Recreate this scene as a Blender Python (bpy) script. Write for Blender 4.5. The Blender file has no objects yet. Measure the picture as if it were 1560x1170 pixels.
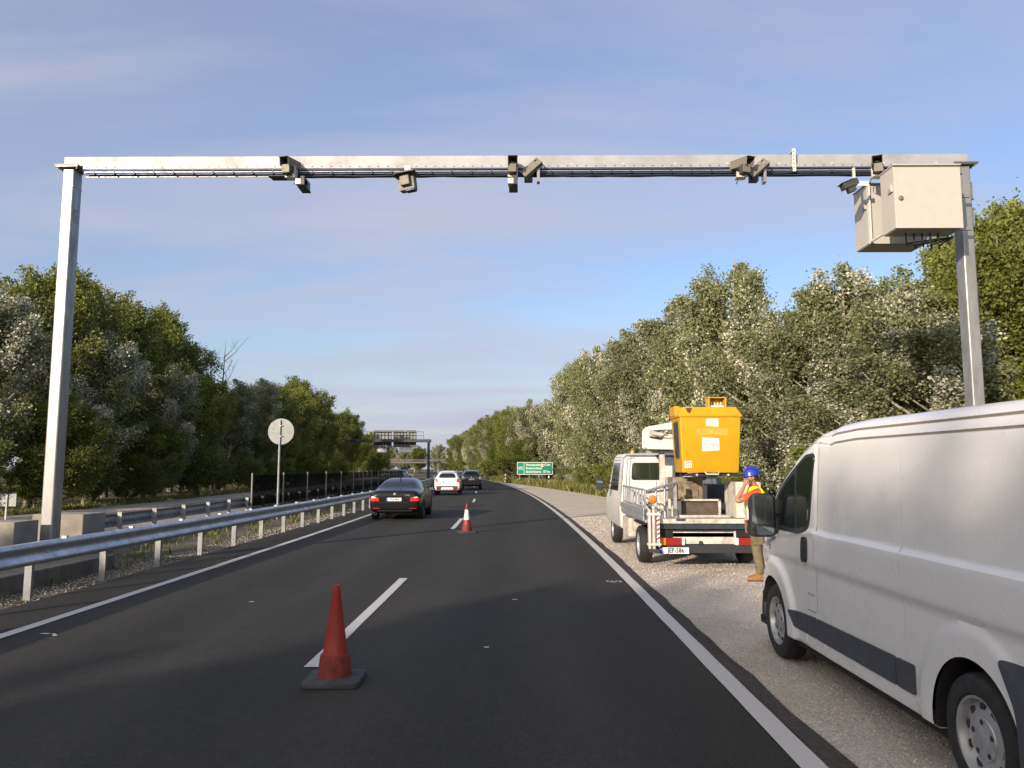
import bpy, bmesh, math, random
import numpy as np
from mathutils import Vector, Matrix, Euler
from mathutils.bvhtree import BVHTree

C = bpy.context.scene.collection
R = math.radians

# ------------------------------------------------------------------ camera, sky, sun, exposure
cam_d = bpy.data.cameras.new('camera'); cam = bpy.data.objects.new('camera', cam_d); C.objects.link(cam)
cam.location = (0, 0, 1.8)
cam.rotation_euler = (R(90 + 6.19), 0, R(0.4855))
cam_d.sensor_width = 36.0; cam_d.lens = 1180.0 / 1560.0 * 36.0
cam_d.clip_start = 0.05; cam_d.clip_end = 3000
bpy.context.scene.camera = cam

SUN_EL, SUN_AZ = 16.0, 214.0          # azimuth clockwise from +Y (ahead): behind the camera, to the left
sdir = Vector((math.sin(R(SUN_AZ)) * math.cos(R(SUN_EL)), math.cos(R(SUN_AZ)) * math.cos(R(SUN_EL)), math.sin(R(SUN_EL))))
w = bpy.data.worlds.new('World'); bpy.context.scene.world = w; w.use_nodes = True
nt = w.node_tree; nt.nodes.clear()
def N(t, **k):
    n = nt.nodes.new(t)
    for a, b in k.items(): setattr(n, a, b)
    return n
L = lambda a, b: nt.links.new(a, b)
sky = N('ShaderNodeTexSky', sky_type='NISHITA', sun_disc=False)
sky.sun_elevation = R(SUN_EL); sky.sun_rotation = R(SUN_AZ)
sky.air_density = 1.3; sky.dust_density = 0.9; sky.ozone_density = 2.0; sky.altitude = 100
tc = N('ShaderNodeTexCoord')
sep = N('ShaderNodeSeparateXYZ'); L(tc.outputs['Generated'], sep.inputs[0])
# thin cirrus: project the view direction onto a high flat layer
mz = N('ShaderNodeMath', operation='MAXIMUM'); L(sep.outputs['Z'], mz.inputs[0]); mz.inputs[1].default_value = 0.0
az_ = N('ShaderNodeMath', operation='ADD'); L(mz.outputs[0], az_.inputs[0]); az_.inputs[1].default_value = 0.16
dx = N('ShaderNodeMath', operation='DIVIDE'); L(sep.outputs['X'], dx.inputs[0]); L(az_.outputs[0], dx.inputs[1])
dy = N('ShaderNodeMath', operation='DIVIDE'); L(sep.outputs['Y'], dy.inputs[0]); L(az_.outputs[0], dy.inputs[1])
cv = N('ShaderNodeCombineXYZ'); L(dx.outputs[0], cv.inputs[0]); L(dy.outputs[0], cv.inputs[1])
mp = N('ShaderNodeMapping'); L(cv.outputs[0], mp.inputs[0]); mp.inputs['Rotation'].default_value = (0, 0, R(-24)); mp.inputs['Scale'].default_value = (0.42, 1.15, 1); mp.inputs['Location'].default_value = (0.35, 0.9, 0)
n1 = N('ShaderNodeTexNoise'); L(mp.outputs[0], n1.inputs['Vector']); n1.inputs['Scale'].default_value = 1.1; n1.inputs['Detail'].default_value = 7; n1.inputs['Roughness'].default_value = 0.56; n1.inputs['Distortion'].default_value = 0.5
r1 = N('ShaderNodeMapRange'); L(n1.outputs['Fac'], r1.inputs['Value']); r1.inputs['From Min'].default_value = 0.42; r1.inputs['From Max'].default_value = 0.72; r1.inputs['To Max'].default_value = 0.72
# the veil is thicker towards the west (left of the view)
ln = N('ShaderNodeMapRange'); L(sep.outputs['X'], ln.inputs['Value']); ln.inputs['From Min'].default_value = 0.55; ln.inputs['From Max'].default_value = -0.45; ln.inputs['To Min'].default_value = 0.0; ln.inputs['To Max'].default_value = 0.46
n2 = N('ShaderNodeTexNoise'); L(mp.outputs[0], n2.inputs['Vector']); n2.inputs['Scale'].default_value = 0.45; n2.inputs['Detail'].default_value = 3
lm = N('ShaderNodeMath', operation='MULTIPLY'); L(ln.outputs[0], lm.inputs[0]); L(n2.outputs['Fac'], lm.inputs[1])
lm2 = N('ShaderNodeMath', operation='MULTIPLY'); L(lm.outputs[0], lm2.inputs[0]); lm2.inputs[1].default_value = 1.7
hz = N('ShaderNodeMapRange'); L(sep.outputs['Z'], hz.inputs['Value']); hz.inputs['From Min'].default_value = 0.30; hz.inputs['From Max'].default_value = 0.02; hz.inputs['To Max'].default_value = 0.62   # low haze
c0 = N('ShaderNodeMath', operation='MAXIMUM'); L(lm2.outputs[0], c0.inputs[0]); L(hz.outputs[0], c0.inputs[1])
# a few fibrous cirrus wisps to the right
mp3 = N('ShaderNodeMapping'); L(cv.outputs[0], mp3.inputs[0]); mp3.inputs['Rotation'].default_value = (0, 0, R(38)); mp3.inputs['Scale'].default_value = (0.7, 3.2, 1)
n3 = N('ShaderNodeTexNoise'); L(mp3.outputs[0], n3.inputs['Vector']); n3.inputs['Scale'].default_value = 1.7; n3.inputs['Detail'].default_value = 8; n3.inputs['Roughness'].default_value = 0.6; n3.inputs['Distortion'].default_value = 0.9
r3 = N('ShaderNodeMapRange'); L(n3.outputs['Fac'], r3.inputs['Value']); r3.inputs['From Min'].default_value = 0.54; r3.inputs['From Max'].default_value = 0.80; r3.inputs['To Max'].default_value = 0.9
k3 = N('ShaderNodeMapRange'); L(sep.outputs['X'], k3.inputs['Value']); k3.inputs['From Min'].default_value = 0.15; k3.inputs['From Max'].default_value = 0.55
w3 = N('ShaderNodeMath', operation='MULTIPLY'); L(r3.outputs[0], w3.inputs[0]); L(k3.outputs[0], w3.inputs[1])
r1b = N('ShaderNodeMath', operation='MAXIMUM'); L(r1.outputs[0], r1b.inputs[0]); L(w3.outputs[0], r1b.inputs[1])
cl = N('ShaderNodeMath', operation='ADD', use_clamp=True); L(r1b.outputs[0], cl.inputs[0]); L(c0.outputs[0], cl.inputs[1])
wb = N('ShaderNodeVectorMath', operation='MULTIPLY'); L(sky.outputs['Color'], wb.inputs[0]); wb.inputs[1].default_value = (0.73, 0.82, 1.07)   # the camera's cool white balance
mx = N('ShaderNodeMix', data_type='RGBA'); L(cl.outputs[0], mx.inputs['Factor']); L(wb.outputs[0], mx.inputs[6])
mx.inputs[7].default_value = (2.98, 3.02, 3.78, 1)
# warm glow added around the low sun, unseen behind the camera, warms ambient light
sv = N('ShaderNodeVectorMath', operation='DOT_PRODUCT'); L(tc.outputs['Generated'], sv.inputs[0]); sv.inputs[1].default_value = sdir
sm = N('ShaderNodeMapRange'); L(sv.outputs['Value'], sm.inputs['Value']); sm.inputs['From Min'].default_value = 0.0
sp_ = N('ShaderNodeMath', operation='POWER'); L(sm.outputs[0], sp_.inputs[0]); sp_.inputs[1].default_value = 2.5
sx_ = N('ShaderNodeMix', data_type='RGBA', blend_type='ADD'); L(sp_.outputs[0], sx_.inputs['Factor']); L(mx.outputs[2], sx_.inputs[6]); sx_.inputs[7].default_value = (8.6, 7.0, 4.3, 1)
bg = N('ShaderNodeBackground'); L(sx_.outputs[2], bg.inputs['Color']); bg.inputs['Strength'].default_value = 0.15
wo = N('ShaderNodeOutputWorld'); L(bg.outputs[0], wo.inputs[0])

sd = bpy.data.lights.new('sun', 'SUN'); so = bpy.data.objects.new('sun', sd); C.objects.link(so)
sd.energy = 4.7; sd.angle = R(0.55); sd.color = (1.0, 0.84, 0.67)
so.rotation_euler = (-sdir).to_track_quat('-Z', 'Y').to_euler(); so.location = (-40, -40, 40)

sc = bpy.context.scene
sc.view_settings.view_transform = 'Standard'; sc.view_settings.look = 'None'
sc.view_settings.exposure = 0.30; sc.view_settings.gamma = 1.0
sc.cycles.max_bounces = 6; sc.cycles.diffuse_bounces = 3; sc.cycles.glossy_bounces = 3; sc.cycles.transmission_bounces = 3; sc.cycles.transparent_max_bounces = 6
sc.cycles.caustics_reflective = False; sc.cycles.caustics_refractive = False

# ------------------------------------------------------------------ materials
M = {}
def mat(name, col, rough=0.6, metal=0.0, var=0.0, vscale=4.0, bump=0.0, bscale=40.0, col2=None, coat=0.0, spec=0.5, fine=0.0, fscale=300.0, stretch=None, emit=None):
    m = bpy.data.materials.new(name); m.use_nodes = True; t = m.node_tree; b = t.nodes['Principled BSDF']
    b.inputs['Base Color'].default_value = (*col, 1); b.inputs['Roughness'].default_value = rough; b.inputs['Metallic'].default_value = metal
    b.inputs['Specular IOR Level'].default_value = spec
    if coat: b.inputs['Coat Weight'].default_value = coat; b.inputs['Coat Roughness'].default_value = 0.05
    if emit: b.inputs['Emission Color'].default_value = (*emit[:3], 1); b.inputs['Emission Strength'].default_value = emit[3]
    if var or bump or fine:
        co = t.nodes.new('ShaderNodeTexCoord'); vec = co.outputs['Object']
        if stretch:
            mpp = t.nodes.new('ShaderNodeMapping'); mpp.inputs['Scale'].default_value = stretch; t.links.new(vec, mpp.inputs[0]); vec = mpp.outputs[0]
    cur = None
    if var:
        n = t.nodes.new('ShaderNodeTexNoise'); t.links.new(vec, n.inputs['Vector']); n.inputs['Scale'].default_value = vscale; n.inputs['Detail'].default_value = 6; n.inputs['Roughness'].default_value = 0.65
        rp = t.nodes.new('ShaderNodeMapRange'); t.links.new(n.outputs['Fac'], rp.inputs['Value']); rp.inputs['From Min'].default_value = 0.32; rp.inputs['From Max'].default_value = 0.68
        x = t.nodes.new('ShaderNodeMix'); x.data_type = 'RGBA'; t.links.new(rp.outputs[0], x.inputs['Factor'])
        c2 = col2 or tuple(max(0, c * (1 - var)) for c in col); c1 = col if col2 else tuple(min(1, c * (1 + var * 0.6)) for c in col)
        x.inputs[6].default_value = (*c1, 1); x.inputs[7].default_value = (*c2, 1); cur = x.outputs[2]
        rr = t.nodes.new('ShaderNodeMapRange'); t.links.new(n.outputs['Fac'], rr.inputs['Value']); rr.inputs['From Min'].default_value = 0.3; rr.inputs['From Max'].default_value = 0.7
        rr.inputs['To Min'].default_value = max(0.02, rough - 0.09); rr.inputs['To Max'].default_value = min(1, rough + 0.09); t.links.new(rr.outputs[0], b.inputs['Roughness'])
    if fine:
        n = t.nodes.new('ShaderNodeTexNoise'); t.links.new(vec, n.inputs['Vector']); n.inputs['Scale'].default_value = fscale; n.inputs['Detail'].default_value = 3; n.inputs['Roughness'].default_value = 0.8
        rp = t.nodes.new('ShaderNodeMapRange'); t.links.new(n.outputs['Fac'], rp.inputs['Value']); rp.inputs['From Min'].default_value = 0.25; rp.inputs['From Max'].default_value = 0.75; rp.inputs['To Min'].default_value = 1 - fine; rp.inputs['To Max'].default_value = 1 + fine
        x = t.nodes.new('ShaderNodeVectorMath'); x.operation = 'SCALE'; t.links.new(rp.outputs[0], x.inputs['Scale'])
        if cur: t.links.new(cur, x.inputs[0])
        else: x.inputs[0].default_value = col
        cur = x.outputs[0]
    if cur: t.links.new(cur, b.inputs['Base Color'])
    if bump:
        n = t.nodes.new('ShaderNodeTexNoise'); t.links.new(vec, n.inputs['Vector']); n.inputs['Scale'].default_value = bscale; n.inputs['Detail'].default_value = 5
        bp = t.nodes.new('ShaderNodeBump'); bp.inputs['Strength'].default_value = bump; bp.inputs['Distance'].default_value = 0.02; t.links.new(n.outputs['Fac'], bp.inputs['Height']); t.links.new(bp.outputs[0], b.inputs['Normal'])
    M[name] = m; return m

def asphalt(name, base, warm):
    m = mat(name, base, 0.82, bump=0.5, bscale=160, spec=0.3); t = m.node_tree; b = t.nodes['Principled BSDF']
    co = t.nodes.new('ShaderNodeTexCoord')
    def noise(s, d, st=None):
        n = t.nodes.new('ShaderNodeTexNoise'); n.inputs['Scale'].default_value = s; n.inputs['Detail'].default_value = d; n.inputs['Roughness'].default_value = 0.7
        v = co.outputs['Object']
        if st:
            q = t.nodes.new('ShaderNodeMapping'); q.inputs['Scale'].default_value = st; t.links.new(v, q.inputs[0]); v = q.outputs[0]
        t.links.new(v, n.inputs['Vector']); return n.outputs['Fac']
    def rng(v, a, c, lo, hi):
        r = t.nodes.new('ShaderNodeMapRange'); t.links.new(v, r.inputs['Value'])
        for k, q in zip(('From Min', 'From Max', 'To Min', 'To Max'), (a, c, lo, hi)): r.inputs[k].default_value = q
        return r.outputs[0]
    def mul(a, c):
        q = t.nodes.new('ShaderNodeMath'); q.operation = 'MULTIPLY'; t.links.new(a, q.inputs[0]); t.links.new(c, q.inputs[1]); return q.outputs[0]
    x = t.nodes.new('ShaderNodeMix'); x.data_type = 'RGBA'; x.inputs[6].default_value = (*base, 1); x.inputs[7].default_value = (*warm, 1)
    t.links.new(rng(noise(0.7, 5, (1, 0.12, 1)), 0.35, 0.7, 0, 1), x.inputs['Factor'])
    sx = t.nodes.new('ShaderNodeSeparateXYZ'); t.links.new(co.outputs['Object'], sx.inputs[0])
    wv = t.nodes.new('ShaderNodeMath'); wv.operation = 'MULTIPLY'; t.links.new(sx.outputs['X'], wv.inputs[0]); wv.inputs[1].default_value = 3.45
    sn = t.nodes.new('ShaderNodeMath'); sn.operation = 'SINE'; t.links.new(wv.outputs[0], sn.inputs[0])
    f = mul(mul(rng(noise(120, 2), 0.3, 0.7, 0.25, 1.8), mul(rng(noise(9, 6), 0.3, 0.7, 0.8, 1.18), rng(noise(38, 3), 0.3, 0.7, 0.68, 1.36))), mul(rng(sn.outputs[0], -1, 1, 0.88, 1.12), rng(noise(1.6, 6, (1, .3, 1)), 0.4, 0.62, 1.08, 0.9)))
    v = t.nodes.new('ShaderNodeVectorMath'); v.operation = 'SCALE'; t.links.new(x.outputs[2], v.inputs[0]); t.links.new(f, v.inputs['Scale']); t.links.new(v.outputs[0], b.inputs['Base Color'])
    return m
asphalt('asphalt', (0.026, 0.0255, 0.0225), (0.036, 0.034, 0.0275))
asphalt('asphalt_old', (0.21, 0.185, 0.155), (0.30, 0.265, 0.22))
asphalt('asphalt_edge', (0.028, 0.026, 0.024), (0.08, 0.07, 0.058))

def ground_mat(name, cols, scale, cell=None, bump=0.6, rough=0.95):
    """cells of stones over blotches of soil"""
    m = mat(name, cols[0], rough, spec=0.2); t = m.node_tree; b = t.nodes['Principled BSDF']
    co = t.nodes.new('ShaderNodeTexCoord')
    n = t.nodes.new('ShaderNodeTexNoise'); n.inputs['Scale'].default_value = scale; n.inputs['Detail'].default_value = 8; n.inputs['Roughness'].default_value = 0.7; t.links.new(co.outputs['Object'], n.inputs['Vector'])
    cr = t.nodes.new('ShaderNodeValToRGB'); t.links.new(n.outputs['Fac'], cr.inputs['Fac'])
    e = cr.color_ramp.elements
    while len(e) < len(cols): e.new(0.5)
    for i, c in enumerate(cols): e[i].position = 0.3 + 0.4 * i / (len(cols) - 1); e[i].color = (*c, 1)
    out = cr.outputs['Color']
    n3 = t.nodes.new('ShaderNodeTexNoise'); n3.inputs['Scale'].default_value = 90; n3.inputs['Detail'].default_value = 4; n3.inputs['Roughness'].default_value = 0.8; t.links.new(co.outputs['Object'], n3.inputs['Vector'])
    h = n3.outputs['Fac']
    if cell:
        v = t.nodes.new('ShaderNodeTexVoronoi'); v.inputs['Scale'].default_value = cell; t.links.new(co.outputs['Object'], v.inputs['Vector'])
        hs = t.nodes.new('ShaderNodeSeparateColor'); t.links.new(v.outputs['Color'], hs.inputs[0])
        r = t.nodes.new('ShaderNodeMapRange'); t.links.new(hs.outputs[0], r.inputs['Value']); r.inputs['To Min'].default_value = 0.8; r.inputs['To Max'].default_value = 1.18
        d = t.nodes.new('ShaderNodeMapRange'); t.links.new(v.outputs['Distance'], d.inputs['Value']); d.inputs['From Min'].default_value = 0.1; d.inputs['From Max'].default_value = 0.75; d.inputs['To Min'].default_value = 1.08; d.inputs['To Max'].default_value = 0.82
        q = t.nodes.new('ShaderNodeMath'); q.operation = 'MULTIPLY'; t.links.new(r.outputs[0], q.inputs[0]); t.links.new(d.outputs[0], q.inputs[1])
        s = t.nodes.new('ShaderNodeVectorMath'); s.operation = 'SCALE'; t.links.new(out, s.inputs[0]); t.links.new(q.outputs[0], s.inputs['Scale']); out = s.outputs[0]
        h2 = t.nodes.new('ShaderNodeMath'); h2.operation = 'SUBTRACT'; t.links.new(h, h2.inputs[0]); t.links.new(v.outputs['Distance'], h2.inputs[1]); h = h2.outputs[0]
    else:
        r = t.nodes.new('ShaderNodeMapRange'); t.links.new(h, r.inputs['Value']); r.inputs['From Min'].default_value = 0.3; r.inputs['From Max'].default_value = 0.7; r.inputs['To Min'].default_value = 0.6; r.inputs['To Max'].default_value = 1.4
        s = t.nodes.new('ShaderNodeVectorMath'); s.operation = 'SCALE'; t.links.new(out, s.inputs[0]); t.links.new(r.outputs[0], s.inputs['Scale']); out = s.outputs[0]
    t.links.new(out, b.inputs['Base Color'])
    bp = t.nodes.new('ShaderNodeBump'); bp.inputs['Strength'].default_value = bump; bp.inputs['Distance'].default_value = 0.05; t.links.new(h, bp.inputs['Height']); t.links.new(bp.outputs[0], b.inputs['Normal'])
    return m
ground_mat('gravel', [(0.50, 0.45, 0.375), (0.62, 0.565, 0.48), (0.70, 0.645, 0.56)], 0.8, 58, 0.55)
ground_mat('soil', [(0.05, 0.06, 0.022), (0.10, 0.095, 0.04), (0.15, 0.125, 0.07)], 0.35)
ground_mat('median_soil', [(0.06, 0.065, 0.03), (0.16, 0.145, 0.115), (0.27, 0.25, 0.21)], 1.1, 40, 0.8)
ground_mat('path_gravel', [(0.46, 0.39, 0.31), (0.56, 0.48, 0.39), (0.62, 0.55, 0.45)], 1.3, 30, 0.6)

def road_paint(name, col):
    m = mat(name, col, 0.7, bump=0.3, bscale=120, spec=0.3); t = m.node_tree; b = t.nodes['Principled BSDF']
    co = t.nodes.new('ShaderNodeTexCoord'); n = t.nodes.new('ShaderNodeTexNoise'); n.inputs['Scale'].default_value = 28; n.inputs['Detail'].default_value = 8; n.inputs['Roughness'].default_value = 0.8; t.links.new(co.outputs['Object'], n.inputs['Vector'])
    r = t.nodes.new('ShaderNodeMapRange'); t.links.new(n.outputs['Fac'], r.inputs['Value']); r.inputs['From Min'].default_value = 0.60; r.inputs['From Max'].default_value = 0.72
    x = t.nodes.new('ShaderNodeMix'); x.data_type = 'RGBA'; t.links.new(r.outputs[0], x.inputs['Factor']); x.inputs[6].default_value = (*col, 1); x.inputs[7].default_value = (0.16, 0.155, 0.15, 1); t.links.new(x.outputs[2], b.inputs['Base Color'])
road_paint('road_paint', (0.52, 0.51, 0.485))

mat('galv', (0.30, 0.30, 0.295), 0.42, 0.45, var=0.22, vscale=7, fine=0.10, fscale=60, stretch=(1, 1, 0.35))
mat('galv_beam', (0.372, 0.378, 0.382), 0.52, 0.25, var=0.2, vscale=2.2, fine=0.08, fscale=50)
mat('galv_rail', (0.52, 0.54, 0.57), 0.36, 0.75, var=0.22, vscale=6, fine=0.12, fscale=50)
mat('galv_post', (0.23, 0.24, 0.25), 0.5, 0.5, var=0.25, vscale=6, fine=0.1, fscale=40)
mat('galv_dull', (0.30, 0.31, 0.32), 0.55, 0.4, var=0.3, vscale=8)
mat('steel_dark', (0.04, 0.05, 0.065), 0.5, 0.3, var=0.4, vscale=8)
mat('tray_blue', (0.035, 0.06, 0.14), 0.5, 0.3, var=0.3, vscale=6)
mat('concrete', (0.27, 0.25, 0.205), 0.9, var=0.25, vscale=3, bump=0.35, bscale=30, fine=0.15, fscale=120)
mat('concrete_dark', (0.15, 0.135, 0.11), 0.92, var=0.35, vscale=3, bump=0.4, bscale=30, fine=0.2, fscale=120)
mat('cabinet', (0.47, 0.445, 0.40), 0.5, var=0.05, vscale=5, fine=0.03, fscale=200)
mat('cabinet_bottom', (0.34, 0.31, 0.27), 0.6, var=0.2, vscale=6)
mat('cam_shell', (0.175, 0.16, 0.13), 0.55, var=0.12, vscale=10)
mat('cam_dark', (0.045, 0.05, 0.05), 0.5, var=0.3, vscale=10)
mat('lens', (0.008, 0.012, 0.014), 0.08)
mat('pale_metal', (0.72, 0.69, 0.62), 0.45, 0.2, var=0.1, vscale=12)
mat('rubber', (0.018, 0.018, 0.019), 0.75, var=0.4, vscale=15, bump=0.2, bscale=80)
mat('rubber_base', (0.052, 0.053, 0.055), 0.8, var=0.4, vscale=10, bump=0.3, bscale=60)
mat('plastic', (0.028, 0.030, 0.034), 0.55, var=0.25, vscale=14, bump=0.08, bscale=300)
mat('plastic_trim', (0.055, 0.06, 0.072), 0.6, var=0.12, vscale=9, bump=0.05, bscale=300)
mat('under', (0.015, 0.014, 0.013), 0.9, var=0.4, vscale=6)
mat('gap', (0.03, 0.03, 0.03), 0.8, var=0.2, vscale=10)
mat('groove_line', (0.22, 0.19, 0.155), 0.8, var=0.2, vscale=10)
mat('joint_line', (0.46, 0.45, 0.43), 0.7, var=0.1, vscale=10)
mat('gap_light', (0.24, 0.22, 0.19), 0.8, var=0.2, vscale=10)
mat('cone_red', (0.29, 0.024, 0.017), 0.55, var=0.28, vscale=9, bump=0.1, bscale=60, fine=0.12, fscale=90)
mat('cone_red_dirty', (0.18, 0.022, 0.016), 0.7, var=0.45, vscale=12, bump=0.15, bscale=60)
mat('cone_white', (0.72, 0.70, 0.66), 0.5, var=0.4, vscale=14)
mat('van_white', (0.76, 0.76, 0.75), 0.26, coat=0.5, var=0.035, vscale=1.4, fine=0.02, fscale=30)
mat('truck_white', (0.68, 0.675, 0.65), 0.4, coat=0.15, var=0.14, vscale=3.5)
mat('dirty_white', (0.56, 0.525, 0.455), 0.6, var=0.5, vscale=5, fine=0.1, fscale=60)
mat('alu', (0.44, 0.45, 0.47), 0.45, 0.5, var=0.4, vscale=8)
mat('rusty', (0.32, 0.27, 0.19), 0.75, 0.1, var=0.6, vscale=9, col2=(0.10, 0.075, 0.05), fine=0.25, fscale=40)
mat('brown_panel', (0.10, 0.075, 0.055), 0.7, var=0.4, vscale=8)
mat('basket_yellow', (0.60, 0.325, 0.007), 0.45, var=0.12, vscale=4, fine=0.05, fscale=50)
mat('basket_inside', (0.30, 0.15, 0.01), 0.6, var=0.3, vscale=4)
mat('faded_yellow', (0.62, 0.36, 0.05), 0.6, var=0.3, vscale=18)
mat('patch_brown', (0.12, 0.05, 0.02), 0.7, var=0.4, vscale=20)
mat('paper', (0.78, 0.75, 0.68), 0.7, var=0.06, vscale=20)
mat('ink', (0.25, 0.24, 0.24), 0.8)
mat('black_ink', (0.02, 0.02, 0.022), 0.7)
mat('plate_white', (0.78, 0.78, 0.76), 0.5, var=0.05, vscale=30)
mat('eu_blue', (0.02, 0.06, 0.40), 0.5)
mat('red_lamp', (0.30, 0.018, 0.012), 0.25, coat=0.5, var=0.25, vscale=25)
mat('red_lamp_lit', (0.60, 0.015, 0.015), 0.25, coat=0.5, emit=(1.0, 0.03, 0.02, 0.22))
mat('amber', (0.75, 0.22, 0.01), 0.25, coat=0.6, var=0.45, vscale=30)
mat('clear_lamp', (0.75, 0.75, 0.72), 0.2, coat=0.5)
mat('hazard_red', (0.36, 0.05, 0.045), 0.55, var=0.2, vscale=20)
mat('glass', (0.016, 0.020, 0.022), 0.04, spec=0.6)
mat('glass_green', (0.022, 0.032, 0.020), 0.04, spec=0.7)
mat('mirror_glass', (0.25, 0.28, 0.30), 0.05, 0.9)
mat('black_paint', (0.006, 0.006, 0.007), 0.22, coat=0.15, spec=0.35)
mat('dark_paint', (0.020, 0.022, 0.028), 0.18, coat=0.7)
mat('blue_paint', (0.05, 0.08, 0.13), 0.2, coat=0.7)
mat('car_white', (0.78, 0.77, 0.75), 0.25, coat=0.5)
mat('brown_trim', (0.09, 0.035, 0.03), 0.6)
mat('chrome', (0.75, 0.76, 0.78), 0.18, 1.0)
mat('wheel_silver', (0.50, 0.51, 0.52), 0.38, 0.6, var=0.2, vscale=14)
mat('sign_green', (0.002, 0.23, 0.14), 0.45, var=0.05, vscale=3)
mat('sign_white', (0.80, 0.81, 0.78), 0.5)
mat('sign_red', (0.6, 0.05, 0.04), 0.5)
mat('sign_back', (0.22, 0.235, 0.23), 0.5, 0.3, var=0.14, vscale=6)
mat('post_white', (0.78, 0.76, 0.70), 0.6, var=0.12, vscale=20)
mat('post_grey', (0.24, 0.235, 0.22), 0.6, 0.2, var=0.2, vscale=10)
mat('skin', (0.40, 0.195, 0.125), 0.55, var=0.12, vscale=18)
mat('hair', (0.035, 0.025, 0.018), 0.8, var=0.3, vscale=40)
mat('helmet_blue', (0.012, 0.035, 0.36), 0.22, coat=0.4, var=0.08, vscale=20)
mat('shirt_orange', (0.82, 0.085, 0.015), 0.8, bump=0.4, bscale=26)
mat('vest_yellow', (0.86, 0.84, 0.02), 0.75, bump=0.4, bscale=20)
mat('reflect_band', (0.62, 0.62, 0.58), 0.35, 0.3)
mat('khaki', (0.155, 0.13, 0.072), 0.9, var=0.3, vscale=9, bump=0.5, bscale=22)
mat('shoe_tan', (0.27, 0.125, 0.04), 0.75, var=0.25, vscale=20)
mat('sole', (0.06, 0.05, 0.045), 0.8)
mat('bark', (0.20, 0.18, 0.13), 0.9, var=0.5, vscale=5, bump=0.6, bscale=18)
mat('bark_pale', (0.36, 0.33, 0.26), 0.85, var=0.4, vscale=5, bump=0.4, bscale=18)
mat('stone', (0.44, 0.39, 0.33), 0.9, var=0.5, vscale=3)

def leaf_mat(name, c1, c2, trans, rough=0.6, spec=0.25):
    m = bpy.data.materials.new(name); m.use_nodes = True; t = m.node_tree; t.nodes.clear()
    g = t.nodes.new('ShaderNodeNewGeometry'); x = t.nodes.new('ShaderNodeMix'); x.data_type = 'RGBA'
    t.links.new(g.outputs['Random Per Island'], x.inputs['Factor']); x.inputs[6].default_value = (*c1, 1); x.inputs[7].default_value = (*c2, 1)
    oi = t.nodes.new('ShaderNodeObjectInfo'); mr = t.nodes.new('ShaderNodeMapRange'); t.links.new(oi.outputs['Random'], mr.inputs['Value']); mr.inputs['To Min'].default_value = 0.78; mr.inputs['To Max'].default_value = 1.22
    v = t.nodes.new('ShaderNodeVectorMath'); v.operation = 'SCALE'; t.links.new(x.outputs[2], v.inputs[0]); t.links.new(mr.outputs[0], v.inputs['Scale'])
    p = t.nodes.new('ShaderNodeBsdfPrincipled'); p.inputs['Roughness'].default_value = rough; p.inputs['Specular IOR Level'].default_value = spec; t.links.new(v.outputs[0], p.inputs['Base Color'])
    tr = t.nodes.new('ShaderNodeBsdfTranslucent'); t.links.new(v.outputs[0], tr.inputs['Color'])
    mi = t.nodes.new('ShaderNodeMixShader'); mi.inputs[0].default_value = trans; t.links.new(p.outputs[0], mi.inputs[1]); t.links.new(tr.outputs[0], mi.inputs[2])
    o = t.nodes.new('ShaderNodeOutputMaterial'); t.links.new(mi.outputs[0], o.inputs[0]); M[name] = m
leaf_mat('leaf_dark', (0.125, 0.155, 0.026), (0.245, 0.26, 0.060), 0.33)
leaf_mat('leaf_deep', (0.085, 0.112, 0.020), (0.165, 0.19, 0.040), 0.32)
leaf_mat('leaf_silver', (0.15, 0.17, 0.068), (0.285, 0.30, 0.155), 0.3)
leaf_mat('leaf_white', (0.32, 0.325, 0.22), (0.64, 0.63, 0.52), 0.18)
leaf_mat('leaf_shrub', (0.10, 0.135, 0.022), (0.20, 0.21, 0.05), 0.3)
leaf_mat('grass_blade', (0.12, 0.15, 0.035), (0.36, 0.29, 0.11), 0.3)
leaf_mat('grass_green', (0.06, 0.095, 0.02), (0.15, 0.16, 0.045), 0.3)
def net_mat():
    m = bpy.data.materials.new('dark_net'); m.use_nodes = True; t = m.node_tree; b = t.nodes['Principled BSDF']
    b.inputs['Base Color'].default_value = (0.011, 0.012, 0.007, 1); b.inputs['Roughness'].default_value = 1.0; b.inputs['Specular IOR Level'].default_value = 0.05
    co = t.nodes.new('ShaderNodeTexCoord'); n = t.nodes.new('ShaderNodeTexNoise'); n.inputs['Scale'].default_value = 60; n.inputs['Detail'].default_value = 2; t.links.new(co.outputs['Object'], n.inputs['Vector'])
    r = t.nodes.new('ShaderNodeMapRange'); t.links.new(n.outputs['Fac'], r.inputs['Value']); r.inputs['From Min'].default_value = 0.44; r.inputs['From Max'].default_value = 0.48; t.links.new(r.outputs[0], b.inputs['Alpha'])
    M['dark_net'] = m
net_mat()

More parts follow.
